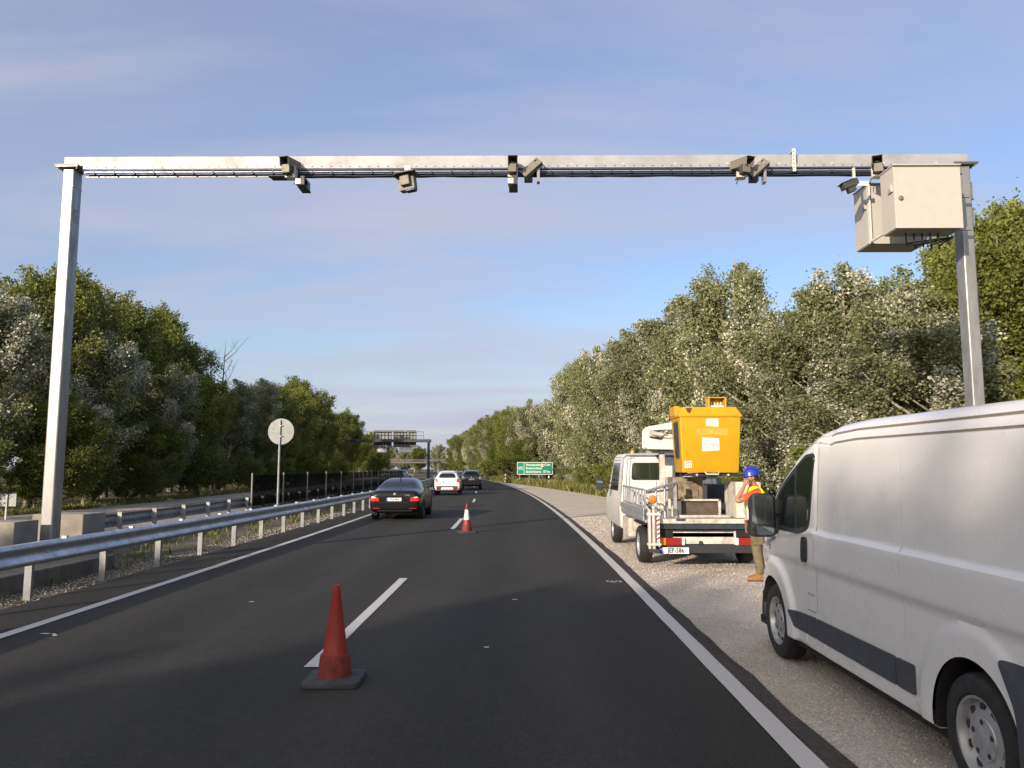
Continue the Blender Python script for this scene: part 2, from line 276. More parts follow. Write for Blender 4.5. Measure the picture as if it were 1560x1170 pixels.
def grime(m, z0, z1, col, amt):
    """road dirt that lies on the lower body"""
    t = m.node_tree; b = t.nodes['Principled BSDF']; src = b.inputs['Base Color'].links[0].from_socket
    co = t.nodes.new('ShaderNodeTexCoord'); sp = t.nodes.new('ShaderNodeSeparateXYZ'); t.links.new(co.outputs['Object'], sp.inputs[0])
    r = t.nodes.new('ShaderNodeMapRange'); t.links.new(sp.outputs['Z'], r.inputs['Value']); r.inputs['From Min'].default_value = z1; r.inputs['From Max'].default_value = z0; r.inputs['To Max'].default_value = amt
    n = t.nodes.new('ShaderNodeTexNoise'); n.inputs['Scale'].default_value = 5; n.inputs['Detail'].default_value = 8; n.inputs['Roughness'].default_value = 0.7; t.links.new(co.outputs['Object'], n.inputs['Vector'])
    q = t.nodes.new('ShaderNodeMapRange'); t.links.new(n.outputs['Fac'], q.inputs['Value']); q.inputs['From Min'].default_value = 0.3; q.inputs['From Max'].default_value = 0.7
    k = t.nodes.new('ShaderNodeMath'); k.operation = 'MULTIPLY'; t.links.new(r.outputs[0], k.inputs[0]); t.links.new(q.outputs[0], k.inputs[1])
    x = t.nodes.new('ShaderNodeMix'); x.data_type = 'RGBA'; t.links.new(k.outputs[0], x.inputs['Factor']); t.links.new(src, x.inputs[6]); x.inputs[7].default_value = (*col, 1); t.links.new(x.outputs[2], b.inputs['Base Color'])
grime(M['truck_white'], 0.2, 1.5, (0.30, 0.27, 0.22), 0.7)
grime(M['van_white'], 0.25, 1.0, (0.40, 0.36, 0.31), 0.42)
# ------------------------------------------------------------------ mesh helpers
class MB:
    def __init__(s): s.v = []; s.f = []; s.m = []
    def add(s, vs, fs, mi=0):
        o = len(s.v); s.v += [tuple(v) for v in vs]; s.f += [tuple(o + i for i in f) for f in fs]; s.m += [mi] * len(fs); return s
    def box(s, x0, x1, y0, y1, z0, z1, mi=0, mt=None):
        vs = [(x, y, z) for z in (z0, z1) for y in (y0, y1) for x in (x0, x1)]
        if mt: vs = [mt @ Vector(v) for v in vs]
        return s.add(vs, [(0, 2, 3, 1), (4, 5, 7, 6), (0, 1, 5, 4), (2, 6, 7, 3), (0, 4, 6, 2), (1, 3, 7, 5)], mi)
    def loft(s, loops, mi=0, cap=True, closed=True):
        n = len(loops[0]); vs = [p for l in loops for p in l]; fs = []
        for i in range(len(loops) - 1):
            for j in range(n if closed else n - 1):
                a, b = i * n + j, i * n + (j + 1) % n; fs.append((a, b, b + n, a + n))
        if cap and closed: fs += [tuple(reversed(range(n))), tuple(range((len(loops) - 1) * n, len(loops) * n))]
        return s.add(vs, fs, mi)
    def tube(s, pts, r, n=8, mi=0):
        pts = [Vector(p) for p in pts]; rs = r if isinstance(r, (list, tuple)) else [r] * len(pts); loops = []; up = None
        for i, p in enumerate(pts):
            d = (pts[min(i + 1, len(pts) - 1)] - pts[max(i - 1, 0)])
            d = d.normalized() if d.length > 1e-9 else Vector((0, 0, 1))
            if up is None: up = d.orthogonal().normalized()
            a = up - d * up.dot(d); a = a.normalized() if a.length > 1e-6 else d.orthogonal().normalized(); up = a; b = d.cross(a)
            loops.append([p + (a * math.cos(t) + b * math.sin(t)) * rs[i] for t in [2 * math.pi * k / n for k in range(n)]])
        return s.loft(loops, mi)
    def lathe(s, prof, c=(0, 0, 0), axis='Z', n=32, mi=0, cap=True):
        """prof: list of (radius, height along the axis)"""
        c = Vector(c); loops = []
        for r, h in prof:
            l = []
            for k in range(n):
                t = 2 * math.pi * k / n; a, b = r * math.cos(t), r * math.sin(t)
                l.append(c + Vector({'Z': (a, b, h), 'X': (h, a, b), 'Y': (b, h, a)}[axis]))
            loops.append(l)
        return s.loft(loops, mi, cap)
    def prism(s, poly, axis, d0, d1, mi=0):
        """poly in the two other axes, extruded along the axis"""
        f = {'X': lambda a, b, d: (d, a, b), 'Y': lambda a, b, d: (a, d, b), 'Z': lambda a, b, d: (a, b, d)}[axis]
        return s.loft([[f(a, b, d0) for a, b in poly], [f(a, b, d1) for a, b in poly]], mi)
    def rot(s, mt, start=0):
        s.v[start:] = [tuple(mt @ Vector(v)) for v in s.v[start:]]; return s
    def mesh(s, name, mats, smooth=40):
        me = bpy.data.meshes.new(name); me.from_pydata(s.v, [], s.f)
        for m in (mats if isinstance(mats, (list, tuple)) else [mats]): me.materials.append(M[m] if isinstance(m, str) else m)
        me.polygons.foreach_set('material_index', s.m)
        bm = bmesh.new(); bm.from_mesh(me); bmesh.ops.recalc_face_normals(bm, faces=bm.faces); bm.to_mesh(me); bm.free()
        if smooth:
            me.polygons.foreach_set('use_smooth', [True] * len(me.polygons)); me.set_sharp_from_angle(angle=R(smooth))
        me.update(); return me
    def build(s, name, mats, parent=None, bevel=0, smooth=40, seg=2):
        o = bpy.data.objects.new(name, s.mesh(name, mats, smooth)); C.objects.link(o)
        if parent: o.parent = parent
        if bevel:
            b = o.modifiers.new('bevel', 'BEVEL'); b.width = bevel; b.segments = seg; b.limit_method = 'ANGLE'; b.angle_limit = R(40); b.harden_normals = bool(smooth)
        return o
def tag(o, label=None, cat=None, group=None, kind=None):
    if label: o['label'] = label
    if cat: o['category'] = cat
    if group: o['group'] = group
    if kind: o['kind'] = kind
    return o
def thing(name, label, cat, loc=(0, 0, 0), rz=0, group=None):
    o = bpy.data.objects.new(name, None); C.objects.link(o); o.empty_display_size = 0.2
    o.location = loc; o.rotation_euler = (0, 0, rz); return tag(o, label, cat, group)
def dup(root, loc, rz=0, label=None):
    r = root.copy(); C.objects.link(r); r.location = loc; r.rotation_euler = (0, 0, rz)
    if label: r['label'] = label
    for ch in list(root.children):
        c = ch.copy(); C.objects.link(c); c.parent = r
        for g in ch.children:
            d = g.copy(); C.objects.link(d); d.parent = c
    return r
def text(name, body, size, m, parent, mt, sx=1.0, bold=0.0, align='CENTER'):
    cu = bpy.data.curves.new(name, 'FONT'); cu.body = body; cu.size = size; cu.align_x = align; cu.align_y = 'CENTER'; cu.extrude = 0.0008; cu.offset = bold; cu.resolution_u = 2
    t = bpy.data.objects.new(name, cu); C.objects.link(t); dg = bpy.context.evaluated_depsgraph_get()
    me = bpy.data.meshes.new_from_object(t.evaluated_get(dg)); bpy.data.objects.remove(t)
    me.transform(mt @ Matrix.Diagonal((sx, 1, 1, 1))); me.materials.clear(); me.materials.append(M[m])
    o = bpy.data.objects.new(name, me); C.objects.link(o)
    if parent: o.parent = parent
    return o
FACE_BACK = Matrix.Rotation(R(90), 4, 'X')           # text lying in XZ, read from -Y
def realise(o):
    """apply an object's modifiers into its mesh"""
    dg = bpy.context.evaluated_depsgraph_get(); me = bpy.data.meshes.new_from_object(o.evaluated_get(dg)); o.modifiers.clear(); o.data = me; return o
def bvh(o):
    return BVHTree.FromPolygons([v.co[:] for v in o.data.vertices], [p.vertices[:] for p in o.data.polygons])
def rpoly(corners, r, n=5):
    """a polygon with rounded corners"""
    out = []; k = len(corners)
    for i in range(k):
        p, a, b = Vector(corners[i]), Vector(corners[i - 1]), Vector(corners[(i + 1) % k]); ri = r[i] if isinstance(r, (list, tuple)) else r
        u, v = (a - p), (b - p); q = min(ri, u.length * 0.48, v.length * 0.48); A, B = p + u.normalized() * q, p + v.normalized() * q
        for t in [j / n for j in range(n + 1)]: out.append(tuple((1 - t) ** 2 * A + 2 * t * (1 - t) * p + t * t * B))
    return out
def patch(tree, poly, axis, sign, off=0.006, skirt=0.02, rings=6, mb=None, mi=0, dens=0.12):
    """lay an outline on a surface found by rays along the axis; sign = +1 when rays travel towards +axis"""
    P = []
    for i in range(len(poly)):
        a, b = Vector(poly[i]), Vector(poly[(i + 1) % len(poly)]); k = max(1, int((b - a).length / dens))
        P += [a.lerp(b, t / k) for t in range(k)]
    c = sum(P, Vector((0, 0))) / len(P); n = len(P); d = Vector({'X': (sign, 0, 0), 'Y': (0, sign, 0)}[axis])
    def hit(q):
        o = Vector({'X': (-sign * 50, q[0], q[1]), 'Y': (q[0], -sign * 50, q[1])}[axis]); r = tree.ray_cast(o, d)
        return r[0] if r[0] is not None else None
    loops = []; last = None
    for k in range(rings + 1):
        f = 1 - k / (rings + 0.35); l = []
        for p in P:
            h = hit(c + (p - c) * f)
            if h is None: h = last
            last = h; l.append(h)
        loops.append(l)
    fix = next(h for l in loops for h in l if h is not None); loops = [[h if h is not None else fix for h in l] for l in loops]
    first = [h + d * skirt for h in loops[0]]; loops = [[h - d * off for h in l] for l in loops]
    mb = mb or MB(); allL = [first] + loops; vs = [v for l in allL for v in l]; fs = []
    for i in range(len(allL) - 1):
        for j in range(n): fs.append((i * n + j, i * n + (j + 1) % n, (i + 1) * n + (j + 1) % n, (i + 1) * n + j))
    fs.append(tuple((len(allL) - 1) * n + j for j in range(n))); mb.add(vs, fs, mi); return mb
def seam(tree, pts, axis, sign, w=0.006, off=0.0015, mb=None, mi=0, step=0.05):
    """a thin line lying on a surface"""
    mb = mb or MB(); Q = []
    for i in range(len(pts) - 1):
        a, b = Vector(pts[i]), Vector(pts[i + 1]); k = max(1, int((b - a).length / step)); Q += [a.lerp(b, t / k) for t in range(k)]
    Q.append(Vector(pts[-1])); d = Vector({'X': (sign, 0, 0), 'Y': (0, sign, 0)}[axis]); L_, R_ = [], []
    for i, q in enumerate(Q):
        t = (Q[min(i + 1, len(Q) - 1)] - Q[max(i - 1, 0)]).normalized(); nn = Vector((-t.y, t.x)) * w / 2; row = []
        for e in (q - nn, q + nn):
            o = Vector({'X': (-sign * 50, e[0], e[1]), 'Y': (e[0], -sign * 50, e[1])}[axis]); r = tree.ray_cast(o, d); row.append(r[0] - d * off if r[0] is not None else None)
        if None not in row: L_.append(row[0]); R_.append(row[1])
    n = len(L_); vs = L_ + R_ + [v + d * 0.004 for v in L_] + [v + d * 0.004 for v in R_]
    fs = []
    for i in range(n - 1): fs += [(i, i + 1, n + i + 1, n + i), (i, 2 * n + i, 2 * n + i + 1, i + 1), (n + i, n + i + 1, 3 * n + i + 1, 3 * n + i)]
    mb.add(vs, fs, mi); return mb

def S(y):                                             # the road bends gently to the left beyond the gantry
    return (-0.0006 * (min(y, 110) - 12) ** 2 - 0.1176 * max(0, y - 110) - 0.0004 * max(0, y - 170) ** 2) if y > 12 else 0.0

# ------------------------------------------------------------------ the setting: ground, roads, markings
def strip(name, xl, xr, z, m, y0=-70, y1=300, kind='structure', rough=0.0, seed=1, step=2.0):
    rng = random.Random(seed); mb = MB(); ys = []; y = y0
    while y < y1: ys.append(y); y += step if y > 60 or y < -10 else step / (4 if rough else 1)
    ys.append(y1); vs = []
    for y in ys:
        a, b = (xl(y) if callable(xl) else xl), (xr(y) if callable(xr) else xr)
        vs += [(a + S(y) + rng.uniform(-rough, rough), y, z), (b + S(y) + rng.uniform(-rough, rough), y, z)]
    mb.add(vs, [(2 * i, 2 * i + 1, 2 * i + 3, 2 * i + 2) for i in range(len(ys) - 1)])
    o = mb.build(name, m, smooth=0); tag(o, kind=kind); return o
def gravel_edge(y): return 6.6 if y < 44 else max(2.2, 6.6 - (y - 44) * 0.075)
gb = MB()
nx, ny = 60, 60; gv = []
for j in range(ny + 1):
    for i in range(nx + 1):
        x, y = -600 + 1200 * i / nx, -250 + 1450 * j / ny; gv.append((x, y, -0.06))
gb.add(gv, [(j * (nx + 1) + i, j * (nx + 1) + i + 1, (j + 1) * (nx + 1) + i + 1, (j + 1) * (nx + 1) + i) for j in range(ny) for i in range(nx)])
tag(gb.build('ground', 'soil', smooth=0), kind='structure')
strip('median_ground', -10.1, -6.55, -0.022, 'median_soil', rough=0.06)
strip('road', -6.6, 1.99, 0.0, 'asphalt', rough=0.012, seed=3)
strip('opposite_road', -16.4, -10.0, -0.010, 'asphalt_old')
strip('opposite_shoulder', -19.2, -16.3, -0.016, 'path_gravel', rough=0.2, seed=5)
strip('gravel_shoulder', 1.93, gravel_edge, -0.012, 'gravel', rough=0.05, seed=7)
strip('road_edge', 1.865, 2.03, 0.004, 'asphalt_edge', rough=0.02, seed=9)
strip('right_edge_line', 1.70, 1.86, 0.008, 'road_paint', rough=0.004, seed=11)
strip('left_edge_line', -5.63, -5.48, 0.008, 'road_paint', rough=0.004, seed=13)
strip('opposite_edge_line', -10.75, -10.6, -0.003, 'road_paint')
for a, b in [(-11, -5), (7.25, 12.95), (23.2, 28.1), (41.4, 45.9), (56.0, 60.5), (74, 78.5), (92, 96.5), (110, 115)]:
    strip('centre_dash', -1.95, -1.82, 0.006, 'road_paint', a, b, rough=0.003, seed=int(a) + 50)
# little white survey marks sprayed on the asphalt
rng = random.Random(4)
def sprayed(x, y, w_, n):
    mb = MB()
    for k in range(n):
        cx, cy, r = x + rng.uniform(-w_, w_), y + rng.uniform(-w_ * 0.6, w_ * 0.6), rng.uniform(0.012, 0.035)
        mb.add([(cx + r * math.cos(t) * rng.uniform(0.6, 1.3), cy + r * math.sin(t) * rng.uniform(0.6, 1.3), 0.005 + k * 0.0002) for t in [k2 * 1.0472 for k2 in range(6)]], [tuple(range(6))])
    tag(mb.build('paint_mark', 'road_paint', smooth=0), kind='structure')
sprayed(1.52, 12.6, 0.12, 14); sprayed(-3.6, 10.7, 0.025, 3); sprayed(-0.33, 8.05, 0.008, 1); sprayed(-0.05, 10.9, 0.015, 2); sprayed(-5.1, 8.6, 0.10, 5)

# ------------------------------------------------------------------ guard rails
def wbeam(x, face, ztop, y0, y1, step=1.0):
    """W-profile with its face towards `face` (+1 = +x)"""
    prof = [(0.0, 0.0), (0.055, -0.012), (0.075, -0.05), (0.075, -0.075), (0.02, -0.125), (0.012, -0.155), (0.02, -0.185), (0.075, -0.235), (0.075, -0.26), (0.055, -0.298), (0.0, -0.31)]
    full = prof + [(a - 0.006, b) for a, b in reversed(prof)]
    mb = MB(); loops = []; y = y0
    while y <= y1 + 0.001: loops.append([((x(y) if callable(x) else x) + S(y) + face * a, y, ztop + b) for a, b in full]); y += step
    mb.loft(loops); return mb
def cpost(mb, x, y, z1, f, w_=0.10, d=0.055):
    mb.box(x - w_ / 2, x + w_ / 2, y - d / 2, y - d / 2 + 0.006, -0.3, z1)          # web towards the traffic
    for e in (-1, 1): mb.box(x + e * w_ / 2 - (0.006 if e > 0 else 0), x + e * w_ / 2 + (0.006 if e < 0 else 0), y - d / 2 + 0.006, y + d / 2, -0.3, z1)
    mb.box(x + f * w_ / 2, x + f * (w_ / 2 + 0.06), y - 0.03, y + 0.03, z1 - 0.25, z1 - 0.12)
rail = thing('guard_rail', 'new shiny galvanised guard rail along the left edge line of the road', 'guard rail')
RX = lambda y: -6.62 + 0.020 * min(24, max(0, y - 9))
rb_ = wbeam(RX, 1, 0.80, -8, 118); bo = rb_; k = 0; y = 10.94 - 1.87 * 9
while y < 117:
    p = MB(); cpost(p, RX(y) - .23 + S(y), y, 0.76, 1); p.build('post', 'galv_post', rail, smooth=0)
    for dz in (-0.155,): bo.lathe([(0.018, 0), (0.018, 0.012), (0.008, 0.02)], (RX(y) + S(y) + 0.014, y, 0.80 + dz), 'X', 8)
    bo.box(RX(y) - .04 + S(y), RX(y) + .03 + S(y), y + 0.4, y + 0.46, 0.797, 0.825)
    y += 1.87
rb_.build('rail', 'galv_rail', rail, smooth=50)
far = thing('guard_rail', 'dull guard rail across the median, seen from its post side', 'guard rail')
wbeam(-9.86, -1, 0.68, -8, 130).build('rail', 'galv_dull', far, smooth=50)
y = -7.0; bo = MB()
while y < 129:
    p = MB(); cpost(p, -9.76 + S(y), y, 0.73, -1, 0.11); p.build('post', 'galv_dull', far, smooth=0)
    y += 1.87

# ------------------------------------------------------------------ steel gantry over the carriageway
gan = thing('gantry', 'galvanised steel gantry spanning the road overhead with cameras on its beam', 'gantry', (0, 13.82, 0))
def gp(mb, name, m, bevel=0, smooth=40, seg=2):
    o = mb.build(name, m, gan, bevel, smooth, seg); o.location = (0, -13.82, 0); return o
for xa, xb in ((-8.40, -8.18), (8.03, 8.25)):
    mb = MB(); mb.box(xa, xb, 13.70, 13.98, 0.02, 7.30); gp(mb, 'post', 'galv', 0.032, seg=4)
    mb = MB(); mb.box(xa - 0.09, xb + 0.09, 13.62, 14.06, -0.02, 0.02)
    for sx in (xa - 0.045, xb + 0.045):
        for sy in (13.68, 14.0): mb.lathe([(0.018, 0.02), (0.018, 0.06)], (sx, sy, 0), 'Z', 6)
    gp(mb, 'base_plate', 'galv_dull', 0.004)
    mb = MB(); mb.box(xa - 0.11, xb + 0.11, 13.60, 14.08, 7.32, 7.34)
    for sx in (xa - 0.06, xb + 0.06):
        for k in range(4): mb.lathe([(0.014, -0.055), (0.014, 0)], (sx, 13.66 + k * 0.12, 7.32), 'Z', 6)
    gp(mb, 'flange', 'galv_dull', 0.003)
    mb = MB(); mb.box(xa - 0.10, xb + 0.10, 13.62, 14.06, 7.30, 7.318); gp(mb, 'flange', 'galv', 0.003)
    mb = MB(); mb.box(xa - 0.004, xb + 0.004, 13.696, 13.984, 6.96, 6.965); mb.box(xb - 0.002, xb + 0.006, 13.76, 13.90, 6.30, 6.55); gp(mb, 'seam', 'galv_dull')
# the beam sags and tilts by a couple of centimetres
mb = MB(); mb.loft([[(x, 13.72, z + 0.0), (x, 13.97, z + 0.0), (x, 13.97, z + 0.185), (x, 13.72, z + 0.185)] for x, z in ((-8.40, 7.342), (-4, 7.342), (0, 7.342), (4, 7.342), (8.24, 7.342))])
gp(mb, 'beam', 'galv_beam', 0.014)
# cable tray: side rail with slots, a dark channel with rungs
mb = MB(); mb.box(-8.0, 8.0, 13.655, 13.662, 7.262, 7.325); gp(mb, 'tray_rail', 'galv_beam')
mb = MB()
for k in range(92): mb.box(-7.94 + k * 0.173, -7.91 + k * 0.173, 13.651, 13.656, 7.286, 7.298)
gp(mb, 'slot', 'steel_dark')
mb = MB(); mb.box(-8.0, 8.0, 13.662, 13.93, 7.235, 7.255); mb.box(-8.0, 8.0, 13.69, 13.70, 7.165, 7.235); mb.box(-8.0, 8.0, 13.78, 13.79, 7.165, 7.34); gp(mb, 'cable_tray', 'tray_blue')
mb = MB(); mb.box(-7.98, 8.0, 13.665, 13.672, 7.195, 7.213); mb.box(-7.98, 8.0, 13.74, 13.75, 7.135, 7.16); gp(mb, 'tray_rail', 'galv')
for k in range(44):
    mb = MB(); mb.box(-7.8 + k * 0.365, -7.78 + k * 0.365, 13.66, 13.69, 7.16, 7.262); gp(mb, 'rung', 'steel_dark')
mb = MB()
for k in range(17): mb.box(-7.6 + k * 0.95, -7.56 + k * 0.95, 13.668, 13.72, 7.325, 7.342)
gp(mb, 'clip', 'pale_metal')
rng = random.Random(8)
for dz, yy, r in ((7.148, 13.72, 0.014), (7.142, 13.77, 0.017), (7.15, 13.80, 0.012)):
    mb = MB(); mb.tube([(-4.6 + k * 0.4, yy, dz + rng.uniform(-0.012, 0.008)) for k in range(31)], r, 6); gp(mb, 'cable', 'steel_dark')
for xx in (-4.55, 8.05):
    mb = MB(); mb.box(xx - 0.02, xx + 0.5 if xx < 0 else xx + 0.02, 13.66, 13.9, 7.12, 7.135); gp(mb, 'tray_end', 'steel_dark', 0.002)
# the bracket upright with its holes
mb = MB(); mb.box(5.00, 5.045, 13.64, 13.66, 7.17, 7.60); mb.box(5.045, 5.052, 13.62, 13.74, 7.17, 7.60); mb.box(5.0, 5.05, 13.66, 13.99, 7.56, 7.575); gp(mb, 'bracket', 'pale_metal', 0.002)
mb = MB()
for k in range(5): mb.lathe([(0.012, 0), (0.012, 0.004)], (5.022, 13.636, 7.24 + k * 0.075), 'Y', 8)
gp(mb, 'bracket_hole', 'steel_dark')
# the two small plates bolted to the outer side of the right post
for z0 in (6.72, 6.20):
    mb = MB(); mb.box(8.25, 8.33, 13.80, 13.86, z0, z0 + 0.30); mb.box(8.25, 8.345, 13.79, 13.87, z0 - 0.03, z0 - 0.012); gp(mb, 'lug', 'galv', 0.004)
# ------------------------------------------------------------------ cameras hanging on the gantry
CAMG = 'enforcement cameras mounted on the gantry beam'
def front_camera(label, x, z, yaw, low=None, pitch=7):
    """hooded box camera facing the viewer, an infrared lamp under it, on a plate clamped to the tray"""
    t = thing('traffic_camera', label, 'camera', (x, 13.52, z), group=CAMG)
    T = Matrix.Rotation(R(yaw), 4, 'Z') @ Matrix.Rotation(R(pitch), 4, 'X')
    mb = MB(); w_, h_ = 0.088, 0.075
    for q in ((-w_, w_, -0.30, 0.20, h_ - 0.008, h_), (-w_, -w_ + 0.008, -0.26, 0.20, -h_, h_ - 0.008), (w_ - 0.008, w_, -0.26, 0.20, -h_, h_ - 0.008), (-w_ + 0.008, w_ - 0.008, -0.05, 0.20, -h_, -h_ + 0.008)):
        mb.box(*q)
    mb.rot(Matrix.Translation((0, 0, 0.10)) @ T).build('hood', 'cam_shell', t, 0.003)
    mb = MB(); mb.box(-w_ + 0.012, w_ - 0.012, -0.10, 0.19, -h_ + 0.012, h_ - 0.014); mb.rot(Matrix.Translation((0, 0, 0.10)) @ T).build('body', 'cam_dark', t, 0.004)
    mb = MB(); mb.lathe([(0.045, -0.01), (0.045, -0.018), (0.03, -0.022)], (0, -0.10, 0), 'Y', 20); mb.rot(Matrix.Translation((0, 0, 0.10)) @ T).build('lens', 'lens', t)
    mb = MB(); mb.box(-0.085, 0.065, -0.20, -0.06, -0.13, 0.03); mb.rot(Matrix.Rotation(R(yaw * 0.7), 4, 'Z')).build('lamp_housing', 'cam_dark', t, 0.006)
    mb = MB(); mb.box(-0.082, 0.062, -0.206, -0.199, -0.125, 0.026); mb.rot(Matrix.Rotation(R(yaw * 0.7), 4, 'Z')).build('lamp_face', 'cam_shell', t, 0.003)
    mb = MB(); mb.box(-0.09, 0.09, -0.06, 0.13, -0.155, -0.147); mb.box(0.075, 0.083, -0.06, 0.13, -0.147, 0.06); mb.box(-0.05, 0.05, 0.10, 0.14, -0.14, 0.06); mb.box(-0.09, 0.09, -0.07, -0.06, -0.165, -0.12)
    for k in range(5): mb.lathe([(0.009, 0), (0.009, 0.006)], (0.083, -0.03 + 0.03 * (k % 2), -0.12 + 0.04 * k), 'X', 8)
    mb.build('bracket', 'pale_metal', t)
    if low is not None:
        mb = MB(); mb.box(low - 0.085, low + 0.085, -0.12, 0.06, -0.31, -0.21); mb.build('lower_plate', 'pale_metal', t, 0.004)
        mb = MB(); mb.box(low - 0.07, low + 0.09, -0.05, 0.30, -0.335, -0.31); mb.box(low + 0.01, low + 0.085, -0.14, 0.25, -0.33, -0.165); mb.build('lower_lamp', 'cam_dark', t, 0.006)
        mb = MB(); mb.box(-0.03 + low * 0.5, 0.03 + low * 0.5, 0.06, 0.10, -0.24, -0.14); mb.build('bracket', 'pale_metal', t)
    mb = MB(); mb.tube([(0.03, 0.2, 0.12), (0.06, 0.28, 0.02), (0.02, 0.3, -0.10), (-0.02, 0.25, -0.18)], 0.008, 6); mb.build('cable', 'rubber', t)
    return t
front_camera('hooded camera turned to the left, mounted on the left half of the gantry beam', -4.12, 7.18, -14, 0.20)
front_camera('hooded camera facing straight ahead, mounted at the middle of the gantry beam', -0.10, 7.18, 0, 0.0)
front_camera('hooded camera turned to the right, mounted left of the upright beam bracket', 4.02, 7.16, 24)
front_camera('hooded camera beside the big cream cabinets, near the right gantry post', 6.47, 7.17, -24)
def rear_camera(label, x, z, ang):
    t = thing('rear_camera', label, 'camera', (x, 13.50, z), group=CAMG)
    T = Matrix.Rotation(R(ang), 4, 'Y') @ Matrix.Rotation(R(-18), 4, 'X')
    mb = MB()                                          # a folded sun shield with three slots near its upper end
    mb.box(-0.22, 0.10, -0.006, 0.006, -0.075, 0.075); mb.box(0.16, 0.19, -0.006, 0.006, -0.075, 0.075)
    for a, b in ((-0.075, -0.052), (-0.028, -0.012), (0.012, 0.028), (0.052, 0.075)): mb.box(0.10, 0.16, -0.006, 0.006, a, b)
    for e in (-1, 1): mb.box(-0.22, 0.19, 0.006, 0.09, e * 0.075 - 0.004, e * 0.075 + 0.004)
    mb.rot(T).build('sun_shield', 'cam_shell', t)
    mb = MB(); mb.box(-0.20, 0.12, 0.03, 0.16, -0.06, 0.06); mb.rot(T).build('body', 'cam_dark', t, 0.008)
    mb = MB(); mb.box(-0.13, 0.02, 0.10, 0.24, -0.22, -0.12); mb.box(-0.16, -0.10, 0.02, 0.05, -0.17, -0.11); mb.build('lamp_housing', 'cam_dark', t, 0.006)
    mb = MB(); mb.box(0.10, 0.15, 0.05, 0.20, -0.26, 0.0); mb.build('bracket', 'galv', t, 0.003)
    return t
rear_camera('beige slotted camera shield tilted up to the right, beside the middle camera', 0.24, 7.22, -42)
rear_camera('beige slotted camera shield tilted up to the right, beside the upright bracket', 4.34, 7.20, -42)
t = thing('rear_camera', 'small dark camera hanging low under the beam beside the cream cabinets', 'camera', (6.02, 13.6, 6.92), group=CAMG)
mb = MB(); mb.box(-0.17, 0.12, -0.06, 0.10, -0.06, 0.05); mb.box(-0.20, 0.08, -0.08, 0.12, 0.05, 0.062); mb.rot(Matrix.Rotation(R(-22), 4, 'Y')).build('body', 'cam_dark', t, 0.006)
mb = MB(); mb.box(-0.10, 0.04, -0.04, 0.08, -0.15, -0.07); mb.rot(Matrix.Rotation(R(-22), 4, 'Y')).build('lamp_housing', 'cam_dark', t, 0.006)
mb = MB(); mb.box(0.10, 0.30, -0.05, -0.03, -0.06, 0.03); mb.box(0.05, 0.09, 0.0, 0.05, 0.02, 0.30); mb.build('bracket', 'pale_metal', t, 0.003)
t = thing('radar_unit', 'boxy radar unit under a dark rain cover, hung on a white strap from the beam', 'radar unit', (-2.02, 13.45, 6.95))
mb = MB(); mb.box(-0.06, 0.05, 0.19, 0.20, 0.10, 0.35); mb.box(-0.06, 0.05, 0.02, 0.20, 0.09, 0.10); mb.build('strap', 'plate_white', t, 0.002)
T = Matrix.Rotation(R(-7), 4, 'Y') @ Matrix.Rotation(R(-14), 4, 'Z')
mb = MB(); mb.prism([(-0.19, 0.07), (-0.15, 0.12), (0.20, 0.12), (0.22, 0.10), (0.20, 0.09), (-0.14, 0.10)], 'Y', -0.16, 0.18); mb.rot(T).build('rain_cover', 'cam_dark', t, 0.003)
mb = MB(); mb.prism(rpoly([(-0.15, -0.18), (0.15, -0.18), (0.15, 0.09), (-0.15, 0.09)], 0.03, 4), 'Y', -0.02, 0.14); mb.rot(T).build('housing', 'cam_shell', t, 0.004)
mb = MB(); mb.box(-0.085, 0.085, -0.10, -0.02, -0.11, 0.06); mb.rot(T).build('antenna_face', 'cam_shell', t, 0.006)
mb = MB(); mb.box(-0.03, 0.14, -0.01, 0.13, -0.20, -0.181); mb.rot(T).build('plug', 'tray_blue', t, 0.003)

